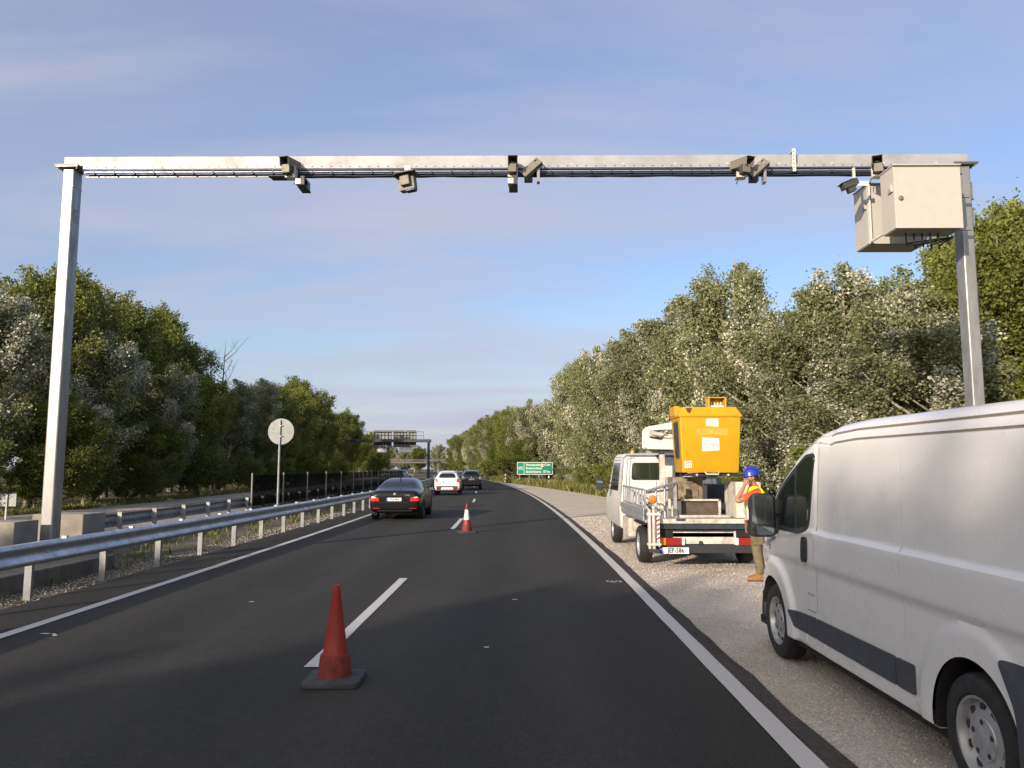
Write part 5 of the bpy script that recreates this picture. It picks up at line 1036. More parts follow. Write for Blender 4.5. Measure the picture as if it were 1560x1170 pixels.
tbox('corner_plate', 'basket_yellow', (3.0, 3.10, 14.9, 15.47, 2.80, 2.985), (3.0, 3.40, 15.40, 15.47, 2.80, 2.985), bevel=0.006, parent=bk)
for x0, x1 in ((3.155, 3.275), (4.12, 4.20)):
    mb = MB()
    if x0 < 3.5: mb.loft([[(x0, 14.628 + c, 2.93), (x1, 14.628 + c, 2.93), ((x0 + x1) / 2, 14.575 + c, 2.83), (x0 + .03, 14.585 + c, 2.85)] for c in (0.0, 0.02)])
    else: mb.loft([[(x0, 14.632 + c, 2.925), (x1 - .03, 14.632 + c, 2.925), (x1, 14.59 + c, 2.83), (x0 + .05, 14.60 + c, 2.84)] for c in (0.0, 0.02)])
    tp(mb, 'rust_patch', 'patch_brown', parent=bk)
bl = lambda p: [(a - TO.x, b_) for a, b_ in p]
patch(bt, rpoly([(14.78 - TO.y, 1.96), (15.22 - TO.y, 1.96), (15.24 - TO.y, 2.70), (14.76 - TO.y, 2.70)], 0.10, 5), 'X', 1, 0.004).build('side_opening', 'basket_inside', bk)
patch(bt, rpoly([(14.80 - TO.y, 1.99), (15.20 - TO.y, 1.99), (15.22 - TO.y, 2.67), (14.78 - TO.y, 2.67)], 0.09, 5), 'X', 1, 0.007).build('side_opening', 'steel_dark', bk)
patch(bt, bl([(3.34, 2.42), (3.93, 2.42), (3.93, 2.54), (3.34, 2.54)]), 'Y', 1, 0.002).build('faded_lettering', 'faded_yellow', bk, smooth=0)
def sticker(x0, x1, z0, z1, lines, torn=0):
    s_ = patch(bt, bl([(x0, z0 + torn), (x1, z0), (x1, z1), (x0, z1 - torn * .6)]), 'Y', 1, 0.004, skirt=0.004).build('sticker', 'paper', bk, smooth=0); mb = MB(); yy = bt.ray_cast(Vector(((x0 + x1) / 2 - TO.x, -50, (z0 + z1) / 2)), Vector((0, 1, 0)))[0].y
    for a, b_, c, d in lines:
        y_ = bt.ray_cast(Vector((a - TO.x, -50, c)), Vector((0, 1, 0)))[0].y - 0.0055; mb.box(a - TO.x, b_ - TO.x, y_ - .0006, y_, c, c + d)
    mb.build('print', 'ink', s_, smooth=0)
sticker(3.53, 3.76, 2.57, 2.73, [(3.56, 3.72, 2.69, .010), (3.56, 3.73, 2.66, .008), (3.56, 3.70, 2.635, .008), (3.56, 3.73, 2.61, .006)], .02)
sticker(3.45, 3.77, 2.13, 2.36, [(3.48, 3.60, 2.30, .014), (3.48, 3.56, 2.24, .018), (3.58, 3.64, 2.24, .018), (3.48, 3.62, 2.205, .012), (3.48, 3.63, 2.17, .012), (3.66, 3.73, 2.25, .008), (3.65, 3.67, 2.20, .05), (3.72, 3.74, 2.20, .05), (3.66, 3.73, 2.185, .008)], -.02)
patch(bt, bl([(3.455, 2.33), (3.775, 2.35), (3.775, 2.375), (3.455, 2.375)]), 'Y', 1, 0.003).build('glue_mark', 'rusty', bk, smooth=0)
sticker(3.115, 3.175, 1.80, 1.93, [(3.125, 3.165, 1.88, .03), (3.13, 3.16, 1.83, .025)]); sticker(3.19, 3.25, 1.805, 1.935, [(3.2, 3.24, 1.885, .03), (3.205, 3.235, 1.83, .025)])
mb = MB(); mb.box(3.62, 3.645, 14.75, 15.0, 2.93, 3.13); mb.box(3.935, 3.96, 14.75, 15.0, 2.93, 3.13); mb.box(3.62, 3.96, 14.75, 15.0, 3.13, 3.145); mb.box(3.645, 3.935, 14.97, 15.0, 2.95, 3.13); mb.box(3.645, 3.935, 14.76, 14.97, 2.94, 2.955); tp(mb, 'control_box', ['faded_yellow'], 0.004, parent=bk)
mb = MB(); mb.box(3.66, 3.92, 14.80, 14.97, 2.96, 2.99)
for k in range(4): mb.tube([(3.70 + k * .06, 14.86, 2.99), (3.70 + k * .06, 14.85, 3.06)], .010, 6)
tp(mb, 'control_lever', 'pale_metal', parent=bk)

# ------------------------------------------------------------------ the worker (facing -x; seen from his left side)
PO = Vector((3.86, 12.85, 0)); pe = thing('person', 'worker in blue helmet and yellow vest raising a hand to his face', 'person', PO)
def skinned(name, m, verts, edges, radii, root=0, sub=2, parent=None):
    """verts in (forward, left, up) of the person"""
    me = bpy.data.meshes.new(name); me.from_pydata([(-f, -l, u) for f, l, u in verts], edges, []); me.materials.append(M[m]); o = bpy.data.objects.new(name, me); C.objects.link(o); o.parent = parent or pe
    s_ = o.modifiers.new('skin', 'SKIN'); lay = me.skin_vertices[0]
    for i, r in enumerate(radii): lay.data[i].radius = r if isinstance(r, tuple) else (r, r); lay.data[i].use_root = i == root
    d = o.modifiers.new('sub', 'SUBSURF'); d.levels = d.render_levels = sub; realise(o); o.data.polygons.foreach_set('use_smooth', [True] * len(o.data.polygons)); return o
V_ = [(0, 0, .95), (0, 0, 1.10), (-.01, 0, 1.28), (-.02, 0, 1.40), (-.01, 0, 1.50), (.02, 0, 1.555),     # 0-5 pelvis..neck
      (0, .10, .90), (.03, .11, .50), (-.02, .11, .10),                                                # left leg 6-8
      (-.02, -.10, .90), (-.05, -.12, .50), (-.13, -.12, .10),                                          # right leg 9-11
      (.03, .185, 1.405), (.34, .26, 1.262), (.36, .25, 1.28), (.205, .155, 1.50), (.185, .135, 1.535),    # left arm 12-16
      (-.02, -.18, 1.41), (-.06, -.25, 1.15), (-.03, -.25, .93), (-.03, -.25, .86)]                        # right arm 17-20
E_ = [(0, 1), (1, 2), (2, 3), (3, 4), (4, 5), (0, 6), (6, 7), (7, 8), (0, 9), (9, 10), (10, 11), (3, 12), (12, 13), (13, 14), (14, 15), (15, 16), (3, 17), (17, 18), (18, 19), (19, 20)]
Rr = [(.15, .11), (.13, .10), (.15, .11), (.14, .09), .055, .055, .085, .056, .040, .085, .056, .040, .056, .044, .043, .030, .026, .056, .042, .030, .026]
body = skinned('body', 'skin', V_, E_, Rr)
# head, hands and fingers joined into the same mesh
def sphere_loops(c, rx, ry, rz, fn=None, nu=20, nv=14):
    loops = []
    for i in range(1, nv):
        a = math.pi * i / nv; l = []
        for k in range(nu):
            t = 2 * math.pi * k / nu; f, s_, u = rx * math.sin(a) * math.cos(t), ry * math.sin(a) * math.sin(t), -rz * math.cos(a)
            if fn: f, s_, u = fn(f, s_, u)
            l.append((c[0] + f, c[1] + s_, c[2] + u))
        loops.append(l)
    return loops
def P3(l): return [(-f, -s_, u) for f, s_, u in l]
HC = (.045, 0, 1.645)
def headfn(f, s_, u):
    if u < 0 and f > 0: f *= 1 + .08 * (-u / .12); s_ *= 1 - .22 * min(1, -u / .12)
    if f > .05: s_ *= 0.95
    if f > .06 and abs(s_) < .02 and -.05 < u < .03: f += .022 * (1 - abs(s_) / .02) * (1 - abs(u + .02) / .05 if abs(u + .02) < .05 else 0)
    if f > .05 and .005 < u < .03 and .015 < abs(s_) < .05: f -= .008
    if f > .06 and -.075 < u < -.05 and abs(s_) < .03: f += .006
    return f, s_, u
mb = MB(); mb.loft([P3(l) for l in sphere_loops(HC, .100, .078, .122, headfn, 36, 26)])
for sd_ in (-1, 1): mb.loft([P3(l) for l in sphere_loops((.03, sd_ * .080, 1.64), .020, .009, .033, None, 12, 8)])
mb.loft([P3(l) for l in [[(.02 + r * math.cos(t), r * math.sin(t), z) for t in [2 * math.pi * k / 16 for k in range(16)]] for r, z in ((.062, 1.48), (.056, 1.54), (.054, 1.60))]])
def hand(wr, d, side, curl):
    """wr wrist, d direction of the palm, side towards the thumb"""
    w_, d, s_ = Vector(wr), Vector(d).normalized(), Vector(side); s_ = (s_ - d * s_.dot(d)).normalized(); n_ = d.cross(s_)
    def T(p): return (-p[0], -p[1], p[2])
    loops = []
    for q, hw, ht in ((-.01, .024, .020), (.02, .034, .016), (.06, .042, .014), (.085, .040, .012)):
        c = w_ + d * q; loops.append([T(c + s_ * hw * math.cos(t) + n_ * ht * math.sin(t)) for t in [2 * math.pi * k / 12 for k in range(12)]])
    mb.loft(loops)
    for k, (off, ln_) in enumerate(((.030, .066), (.011, .075), (-.009, .070), (-.028, .055))):
        p = w_ + d * .08 + s_ * off; a = 0; pts = [p]
        for j in range(3):
            a += curl * (0.8 + 0.15 * k); p = p + (d * math.cos(a) + n_ * math.sin(a)) * ln_ * (.42, .33, .25)[j]; pts.append(p)
        mb.tube([T(q) for q in pts], [.0095, .009, .008, .006], 8)
    p = w_ + d * .02 + s_ * .028; pts = [p, p + (s_ * .7 + d * .6) * .035, p + (s_ * .75 + d * 1.3 + n_ * .3) * .045, p + (s_ * .6 + d * 1.7 + n_ * .5) * .052]; mb.tube([T(q) for q in pts], [.012, .011, .009, .006], 8)
hand((.185, .135, 1.535), (-.055, -.035, .08), (-1, .2, 0), .42); hand((-.03, -.25, .86), (.05, 0, -1), (1, .3, .2), .35)
bm = bmesh.new(); bm.from_mesh(body.data); tmp = mb.mesh('tmp', 'skin'); bm.from_mesh(tmp); bm.to_mesh(body.data); bm.free(); body.data.polygons.foreach_set('use_smooth', [True] * len(body.data.polygons))
mb = MB(); mb.loft([P3(l) for l in sphere_loops((.025, 0, 1.665), .102, .084, .110, lambda f, s_, u: (min(f, .045), s_, max(u, -.075)), 24, 16)]); mb.build('hair', 'hair', pe)
mb = MB(); mb.loft([P3(l) for l in sphere_loops((.065, 0, 1.585), .068, .066, .055, lambda f, s_, u: (max(f, -.02), s_, min(u, .01)), 20, 12)]); mb.build('beard', 'hair', pe)
# helmet: shell, peak, band
T = Matrix.Translation((-.03, 0, 1.685)) @ Matrix.Rotation(R(-8), 4, 'Y'); mb = MB(); loops = []
for k in range(11):
    a = math.pi / 2 * k / 10; loops.append([(.140 * math.cos(a) * math.cos(t), .116 * math.cos(a) * math.sin(t), .138 * math.sin(a) ** 0.92 + (.008 if abs(math.sin(t)) < .25 and 0 < k < 10 else 0)) for t in [2 * math.pi * q / 32 for q in range(32)]])
loops.insert(0, [(.143 * math.cos(t), .120 * math.sin(t), -.008) for t in [2 * math.pi * q / 32 for q in range(32)]])
mb.loft(loops); mb.loft([[(-.10 - .065 * math.cos(t) ** .5 if math.cos(t) > 0 else -.10, .10 * math.sin(t), -.006 - h) for t in [math.pi * (q / 16 - .5) for q in range(17)]] for h in (0, .007)]); mb.rot(T).build('helmet', 'helmet_blue', pe, smooth=50)
mb = MB(); mb.tube([(-.02, -.088, 1.69), (-.04, -.080, 1.60), (-.075, -.03, 1.545)], .005, 6); mb.tube([(-.02, .088, 1.69), (-.04, .080, 1.60), (-.075, .03, 1.545)], .005, 6); mb.build('chin_strap', 'rubber', pe)
def torso(name, m, rows, n=28, top=False):
    """rows: (z, forward half, side half, forward offset)"""
    mb = MB(); rg = random.Random(len(rows)); mb.loft([[(-(o_ + a * math.copysign(abs(math.cos(t)) ** .8, math.cos(t))) + rg.uniform(-.004, .004), -b_ * math.copysign(abs(math.sin(t)) ** .8, math.sin(t)) + rg.uniform(-.004, .004), z) for t in [2 * math.pi * k / n for k in range(n)]] for z, a, b_, o_ in rows], cap=top); return mb
sh = torso('shirt', 'shirt_orange', [(.84, .130, .178, .0), (.90, .132, .180, 0), (1.0, .128, .172, 0), (1.12, .128, .170, .0), (1.25, .132, .182, -.005), (1.36, .125, .188, -.015), (1.42, .108, .182, -.02), (1.465, .085, .130, -.018), (1.495, .066, .075, -.008), (1.535, .066, .066, .01), (1.53, .058, .058, .012)]).build('shirt', 'shirt_orange', pe, smooth=60)
sl = skinned('sleeve', 'shirt_orange', [(-.02, .135, 1.42), (.06, .175, 1.385), (.19, .225, 1.325), (.265, .242, 1.295)], [(0, 1), (1, 2), (2, 3)], [.070, .069, .068, .068], 0, 2)
sl2 = skinned('sleeve', 'shirt_orange', [(-.02, -.135, 1.42), (-.025, -.19, 1.40), (-.05, -.235, 1.24), (-.055, -.245, 1.19)], [(0, 1), (1, 2), (2, 3)], [.070, .073, .066, .064], 0, 2)
# vest: a wrap that leaves the arm holes and the side seams open
def vest():
    mb = MB()
    def sec(z, a, b_, o_, t0, t1, n=14): return [(-(o_ + a * math.copysign(abs(math.cos(t)) ** .8, math.cos(t))), -b_ * math.copysign(abs(math.sin(t)) ** .8, math.sin(t)), z) for t in [t0 + (t1 - t0) * k / n for k in range(n + 1)]]
    rows = [(.955, .150, .196, 0), (1.0, .147, .192, 0), (1.12, .146, .190, 0), (1.20, .147, .194, 0), (1.25, .148, .198, -.005), (1.32, .146, .212, -.012), (1.40, .134, .212, -.022), (1.45, .108, .160, -.02), (1.485, .088, .105, -.012)]
    for cf, lo, hi in ((math.pi, 1, 1), (0, 1, 1)):
        L_ = []
        for i, (z, a, b_, o_) in enumerate(rows):
            half = 1.575 if z < 1.24 else (1.575 if cf > 1 else 1.50) - (.22 if cf > 1 else .75) * min(1, (z - 1.24) / .10)
            if z > 1.42: half = 1.25
            L_.append(sec(z, a, b_, o_, cf - half, cf + half))
        mb.loft(L_, cap=False, closed=False)
        mb.loft([[tuple(Vector(p) * 0.985 if 0 else (p[0] * .97, p[1] * .97, p[2])) for p in l] for l in L_], cap=False, closed=False)
    for e in (-1, 1):                                   # shoulder straps
        mb.loft([[(.105 - .012, e * .085, 1.452), (.105 - .012, e * .165, 1.425)], [(.03, e * .075, 1.507), (.03, e * .16, 1.475)], [(-.05, e * .08, 1.505), (-.05, e * .16, 1.465)], [(-.095, e * .085, 1.45), (-.09, e * .165, 1.42)]], cap=False, closed=False)
    return mb.build('vest', 'vest_yellow', pe, smooth=60)
vs = vest()
for z in (1.045, 1.185):
    mb = MB(); mb.loft([[(-(.153 * k_) * math.copysign(abs(math.cos(t)) ** .8, math.cos(t)), -(.200 * k_) * math.copysign(abs(math.sin(t)) ** .8, math.sin(t)), zz) for t in [2 * math.pi * q / 40 for q in range(40)]] for k_, zz in ((.97, z), (1, z), (1, z + .05), (.97, z + .05))], cap=False); mb.build('reflective_band', 'reflect_band', vs, smooth=60)
tr_ = skinned('trousers', 'khaki', [(0, 0, .93), (0, .095, .86), (.02, .105, .70), (.03, .11, .52), (.0, .11, .36), (-.02, .11, .20), (-.03, .11, .085), (-.02, -.095, .86), (-.03, -.11, .70), (-.05, -.12, .52), (-.09, -.12, .36), (-.12, -.12, .20), (-.13, -.12, .085)],
    [(0, 1), (1, 2), (2, 3), (3, 4), (4, 5), (5, 6), (0, 7), (7, 8), (8, 9), (9, 10), (10, 11), (11, 12)], [(.155, .125), .112, .098, .085, .080, .074, .072, .112, .098, .085, .080, .074, .072], 0, 2)
mb = MB(); mb.loft([[(-(.02 + f), -.205 - s_, z) for f, z in rpoly([(-.07, .58), (.09, .57), (.08, .75), (-.08, .75)], .02, 3)] for s_ in (-.03, .012)]); mb.loft([[(-(.02 + f), -.205 - s_, z) for f, z in rpoly([(-.08, .71), (.085, .71), (.085, .765), (-.085, .765)], .015, 3)] for s_ in (-.03, .02)]); mb.build('cargo_pocket', 'khaki', tr_, 0.008)
mb = MB(); mb.loft([P3([(.0 + .135 * math.cos(t), .175 * math.sin(t), z) for t in [2 * math.pi * k / 28 for k in range(28)]]) for z in (.915, .955)], cap=False); mb.build('belt', 'brown_panel', tr_)
for f0, l0 in ((-.035, .11), (-.135, -.12)):
    mb = MB(); loops = []
    for f, hw, h in ((-.075, .028, .07), (-.06, .040, .105), (0, .046, .115), (.06, .045, .095), (.12, .050, .065), (.18, .044, .052), (.215, .026, .040)): loops.append([(-(f0 + f), -(l0 + hw * math.cos(t)), .014 + h * max(0, math.sin(t)) if math.sin(t) > 0 else .014) for t in [2 * math.pi * k / 16 for k in range(16)]])
    mb.loft(loops); s_ = mb.build('shoe', 'shoe_tan', pe, smooth=60)
    mb = MB(); mb.prism([(-(f0 + a), -(l0 + b_)) for a, b_ in rpoly([(-.085, -.038), (.20, -.040), (.225, 0), (.20, .045), (-.085, .038)], .03, 4)], 'Z', -.008, .02); mb.build('sole', 'sole', s_, 0.004)
# ------------------------------------------------------------------ trees
def quads_mesh(name, V, mats, mi):
    n = len(V) // 4; me = bpy.data.meshes.new(name); me.vertices.add(4 * n); me.vertices.foreach_set('co', V.astype(np.float32).ravel()); me.loops.add(4 * n); me.loops.foreach_set('vertex_index', np.arange(4 * n, dtype=np.int32)); me.polygons.add(n)
    me.polygons.foreach_set('loop_start', np.arange(0, 4 * n, 4, dtype=np.int32)); me.polygons.foreach_set('material_index', np.asarray(mi, dtype=np.int32))
    for m in mats: me.materials.append(M[m])
    me.update(calc_edges=True); return me
def tree_proto(seed, H, RAD, mats, white, nb=26, ns=7, nl=150, leaf=.13, low=.06, spread=.8, plume=.26, up=1.0, bark='bark', top=1.0):
    """trunk with limbs, and a crown of many leaf-sized faces gathered in plumes along the twigs"""
    rg = np.random.RandomState(seed); tr = MB(); plumes = []
    lean = np.array([rg.uniform(0, .12), rg.uniform(-.05, .05)]); tp_ = []
    for k in range(8):
        t = k / 7; tp_.append(np.array([lean[0] * H * t + .10 * math.sin(3 * t + seed), lean[1] * H * t + .10 * math.cos(4 * t + seed), H * .96 * t]))
    tr.tube([tuple(p - np.array([0, 0, .3 if k == 0 else 0])) for k, p in enumerate(tp_)], [.02 + .017 * H * (1 - k / 7) ** 1.1 for k in range(8)], 8)
    def at(t):
        f = min(t, .999) * 7; i = int(f); return tp_[i] + (tp_[i + 1] - tp_[i]) * (f - i)
    lobes = [(rg.uniform(0, 6.28), rg.uniform(.15, .9), rg.uniform(.75, 1.3)) for _ in range(5)]
    for b in range(nb):
        t = low + (1 - low - .03) * ((b + rg.uniform(0, .9)) / nb) ** .95; az = b * 2.4 + rg.uniform(-.5, .5); env = (math.sin(math.pi * min(1, (t * .80 + .16))) ** .7) * (1.06 - .26 * t)
        lob = max([1 - abs(((az - la + math.pi) % (2 * math.pi)) - math.pi) * .25 - abs(t - lt) for la, lt, lr in lobes]); reach = RAD * env * rg.uniform(.72, 1.05) * (.78 + .35 * max(0, lob)); rise = min(reach * up * rg.uniform(.6, 1.25) + .3, (1.0 - t) * H * .9 + .35 * top)
        p0 = at(max(0.02, t * .85)); p2 = p0 + np.array([math.cos(az) * reach, math.sin(az) * reach, rise]); p1 = (p0 + p2) / 2 + np.array([math.cos(az), math.sin(az), -.5]) * reach * .10
        bare = rg.rand() < .13 and t > .25
        r0 = (.012 + .010 * reach) * (1.5 if bare else 1); tr.tube([tuple(p0), tuple(p1), tuple(p2)], [r0 * 1.5, r0, .008], 5)
        wv = np.clip(rg.uniform(.5, 1.6) * 2.0 * white, 0, .9) if rg.rand() < .45 else .025
        for s_ in range(ns):
            f = .25 + .75 * (s_ + rg.uniform(0, 1)) / ns; q = p0 + (p1 - p0) * min(1, f * 2) if f < .5 else p1 + (p2 - p1) * (f * 2 - 1)
            a2 = az + rg.uniform(-1.7, 1.7); ln_ = spread * rg.uniform(.5, 1.15) * (1.0 if f < .9 else .8); e = q + np.array([math.cos(a2) * ln_ * .75, math.sin(a2) * ln_ * .75, ln_ * rg.uniform(.15, 1.15) * up])
            if not bare or s_ > ns - 3: plumes.append((q, e, plume * rg.uniform(.7, 1.25), int(nl * rg.uniform(.6, 1.3)), np.clip(wv * rg.uniform(.5, 1.5), 0, 1)))
            if s_ % 3 == 0: tr.tube([tuple(q), tuple(e)], [.012, .005], 4)
    for s_ in range(int(4 * top)):
        q = at(.86 + .1 * rg.rand()); e = q + np.array([rg.uniform(-.4, .6), rg.uniform(-.4, .4), rg.uniform(.3, 1.05)]); plumes.append((q, e, plume * .8, nl, white * .8)); tr.tube([tuple(q), tuple(e)], [.015, .005], 4)
    Vs, Ms = [], []
    for q, e, rad, n, wv in plumes:
        u = rg.beta(1.6, 1.3, n)[:, None]; c = q + (e - q) * u + rg.normal(0, 1, (n, 3)) * rad * (1.15 - .65 * u) * np.array([1, 1, .8])
        c[:, 2] = np.maximum(c[:, 2], .12); d = rg.normal(0, 1, (n, 3)) + np.array([.5, .2, .1]); d /= np.linalg.norm(d, axis=1)[:, None]; s2 = np.cross(d, rg.normal(0, 1, (n, 3))); s2 /= np.maximum(1e-6, np.linalg.norm(s2, axis=1))[:, None]
        L_ = leaf * rg.uniform(.65, 1.3, n)[:, None]; Vs.append(np.stack([c - d * L_ * .5, c + s2 * L_ * .36 + d * L_ * .08, c + d * L_ * .55, c - s2 * L_ * .36 + d * L_ * .08], 1).reshape(-1, 3)); Ms.append((rg.rand(n) < wv).astype(np.int32))
    return tr.mesh('trunk', bark, 50), quads_mesh('crown', np.concatenate(Vs), mats, np.concatenate(Ms)), H
SL, DL, EL = ['leaf_silver', 'leaf_white'], ['leaf_dark', 'leaf_silver'], ['leaf_deep', 'leaf_dark']
PROTO = {
 'silver': [tree_proto(11, 10, 2.6, SL, .14, 32, 8, 240, .11, bark='bark_pale'), tree_proto(12, 10, 3.0, SL, .21, 34, 8, 240, .11, bark='bark_pale'), tree_proto(13, 10, 2.5, SL, .11, 30, 8, 240, .11, spread=.95, bark='bark_pale'), tree_proto(15, 10, 2.8, SL, .34, 32, 8, 220, .12, bark='bark_pale')],
 'green': [tree_proto(21, 10, 2.4, DL, .10, 34, 8, 220, .115, up=1.35, plume=.30), tree_proto(22, 10, 2.9, DL, .05, 34, 8, 220, .115, up=1.2, plume=.32), tree_proto(23, 10, 2.5, DL, .14, 32, 8, 220, .115, up=1.3)],
 'deep': [tree_proto(31, 10, 2.8, EL, .45, 34, 8, 190, .13, up=1.1, plume=.34), tree_proto(32, 10, 3.1, EL, .35, 34, 8, 190, .13, plume=.34)],
 'shrub': [tree_proto(41, 3, 1.5, ['leaf_shrub', 'leaf_white'], .02, 20, 6, 110, .11, low=.02, spread=.55, plume=.22, top=.5), tree_proto(42, 3, 1.7, ['leaf_deep', 'leaf_shrub'], .4, 20, 6, 110, .11, low=.02, spread=.55, plume=.22, top=.5), tree_proto(43, 3, 1.5, SL, .2, 20, 6, 110, .10, low=.02, spread=.6, plume=.2, top=.5)],
}
ORD = 'first second third fourth fifth sixth seventh eighth ninth tenth eleventh twelfth thirteenth fourteenth fifteenth sixteenth seventeenth eighteenth nineteenth twentieth'.split()
def ordn(i):
    if i < 20: return ORD[i]
    return ('twenty', 'thirty', 'forty', 'fifty')[(i + 1) // 10 - 2] + '-' + ORD[(i + 1) % 10 - 1] if (i + 1) % 10 else ('', '', '', 'thirtieth', 'fortieth', 'fiftieth', 'sixtieth')[(i + 1) // 10]
NAME = {'silver': ('poplar_tree', 'silver-leaved poplar'), 'green': ('poplar_tree', 'olive green poplar'), 'deep': ('broadleaf_tree', 'dark green tree'), 'shrub': ('shrub', 'low green shrub')}
trng = random.Random(77); cnt = {}
def plant(kind, x, y, h, where, group, var=None, sx=1.0, label=None, follow=True):
    tm, cm, H = PROTO[kind][var if var is not None else trng.randrange(len(PROTO[kind]))]; i = cnt.get(where, 0); cnt[where] = i + 1
    lab = label or '%s, %s in %s' % (NAME[kind][1], ordn(i), where)
    t = thing(NAME[kind][0], lab, 'shrub' if kind == 'shrub' else 'tree', (x + (S(y) if follow else 0), y, -.06), trng.uniform(-.75, .75) + (0 if kind in ('silver', 'green') else 3.14 * trng.randrange(2)), group)
    s_ = h / H * (1 if kind == 'shrub' else 1.02); w_ = (s_ * .55 + .45) * sx if kind != 'shrub' else s_ * sx; t.scale = (w_, w_, s_)
    for nm, me in (('trunk', tm), ('crown', cm)):
        o = bpy.data.objects.new(nm, me); C.objects.link(o); o.parent = t
# right side: (kind, x, y, h, label)
RF = [('green', 17.5, 25.5, 11.4, 'tall olive green poplar behind the right gantry post'), ('green', 14.6, 23.0, 9.0, 'olive green poplar just left of the right gantry post, below the cabinets'), ('silver', 12.2, 24.5, 8.0, 'silver-leaved poplar with many white leaves above the middle of the white van'), ('silver', 10.6, 20.6, 6.0, 'small silver-leaved poplar right behind the worker, its white leaves shimmering'),
      ('silver', 12.0, 28.5, 9.7, 'slender silver-leaved poplar with a pointed top above the front of the van'), ('silver', 10.2, 27.5, 7.6, 'silver-leaved poplar between the pointed one and the tall one right of the basket'), ('silver', 9.6, 35.0, 11.6, 'tallest silver-leaved poplar, rising right above the yellow basket'), ('silver', 9.6, 31.0, 8.0, 'silver-leaved poplar directly behind the yellow basket'),
      ('silver', 9.8, 41.5, 10.6, 'silver-leaved poplar above the raised white boom'), ('silver', 9.4, 47.5, 12.0, 'silver-leaved poplar with a narrow top left of the boom'), ('silver', 8.8, 53.5, 11.3, 'silver-leaved poplar above the truck cab'), ('silver', 8.9, 60.5, 12.8, 'silver-leaved poplar with a tufted top left of the truck cab'), ('silver', 8.6, 68.5, 13.0, 'second last tall silver-leaved poplar before the tree line steps down'), ('silver', 8.2, 77.0, 13.0, 'last tall silver-leaved poplar, where the right tree line steps down behind the sign'),
      ('silver', 9.5, 22.5, 4.8, 'bushy young silver poplar low behind the white van and the worker'), ('deep', 9.8, 33, 5.5, 'dark bushy tree low behind the yellow basket'), ('green', 19.5, 23.0, 10.0, 'olive green poplar at the right edge of the picture'), ('deep', 9.4, 38.5, 5.5, 'dark bushy young tree behind the raised boom')]
for k, x, y, h, lb in RF: plant(k, x, y, h, 'right front', 'trees along the right verge', label=lb, var=3 if k == 'silver' and ('white leaves' in lb or 'bushy young' in lb) else None)
for k, x, y, h in [('deep', 14.5, 31, 9), ('green', 19, 31, 12.5), ('green', 15, 36, 10), ('deep', 14, 42, 8.5), ('silver', 14, 49, 11), ('deep', 13.5, 57, 11), ('deep', 13, 66, 12), ('green', 12.5, 75, 12.4), ('green', 22, 38, 12), ('green', 24, 30, 12.5), ('deep', 17, 27, 7), ('green', 22.5, 24, 10.5), ('deep', 14.8, 19.5, 5.5), ('deep', 12.5, 86, 11)]:
    plant(k, x, y, h, 'the back row on the right from the near end', 'trees behind the right front row')
for k, x, y, h in [('silver', 10.0, 92, 9.6), ('silver', 7.6, 100, 10.8), ('deep', 5.2, 101, 6.0), ('silver', 6.2, 107, 11.3), ('green', 5.2, 117, 11.2), ('deep', 4.6, 124, 6.0), ('green', 4.8, 129, 11.2), ('silver', 4.6, 141, 12.2), ('green', 4.6, 154, 12.4), ('silver', 4.4, 168, 12.4), ('silver', 10, 112, 11.5), ('green', 11, 132, 12), ('deep', 10, 150, 11.5), ('green', 4.6, 184, 12.6), ('silver', 4.6, 200, 12.8), ('deep', 4.2, 215, 12.6), ('silver', 4.4, 230, 12.8), ('deep', 5, 246, 12.6), ('silver', 5, 262, 13), ('deep', 3.6, 176, 5), ('deep', 3.6, 208, 5), ('deep', 3.8, 238, 6), ('deep', 4, 255, 6)]:
    plant(k, x, y, h, 'the row beyond the green sign', 'trees beyond the green sign on the right')
# left side
LF = [('silver', -22.0, 31.5, 9.6, 'silver-leaved poplar full of white leaves at the left edge of the picture'), ('green', -22.6, 36.5, 12.0, 'tall olive green poplar just left of the left gantry post'), ('green', -25.0, 43.0, 12.8, 'tall olive green poplar just right of the left gantry post'), ('silver', -20.8, 38.0, 8.6, 'silver-leaved poplar with a pale rounded top, right of the left gantry post'), ('green', -25.4, 49.5, 13.6, 'olive green poplar with the highest top in the left tree group'), ('green', -26.8, 57.0, 14.3, 'olive green poplar sloping down at the right end of the left tree group'), ('green', -26.0, 61.5, 12.8, 'last tall olive green poplar of the left tree group'),
      ('silver', -20.6, 45.0, 8.0, 'pale silver poplar in front of the tall left tree group'), ('deep', -20.4, 51.0, 8.2, 'dark round tree between the pale poplars on the left'), ('silver', -20.8, 58.0, 8.6, 'silver poplar under the bare twigs left of the round sign'), ('silver', -21.0, 66.0, 9.6, 'silver poplar directly left of the round sign'), ('deep', -21.5, 74.0, 10.4, 'dark tree right above the round sign'), ('green', -21.0, 81.0, 10.6, 'light olive poplar with visible pale limbs right of the round sign'), ('deep', -21.5, 89.0, 12.8, 'dark pointed tree with the highest top in the left middle distance'), ('green', -21.0, 98.0, 11.0, 'olive poplar to the right of the dark pointed tree'), ('deep', -20.2, 107.0, 10.0, 'dark tree beside the left end of the far sign bridge'), ('deep', -20.0, 116, 10.6, 'dark tree left behind the far sign bridge'),
      ('deep', -19.8, 33.5, 5.0, 'dark bushy tree low at the left roadside behind the gantry post'), ('deep', -19.6, 41.5, 4.6, 'dark bushy tree low at the left roadside below the pale rounded poplar'), ('deep', -19.8, 62.0, 4.8, 'dark bushy tree low behind the round sign pole')]
for k, x, y, h, lb in LF: plant(k, x, y, h, 'left front', 'trees along the left roadside', label=lb, var=3 if k == 'silver' and ('pale' in lb or 'white leaves' in lb) else None)
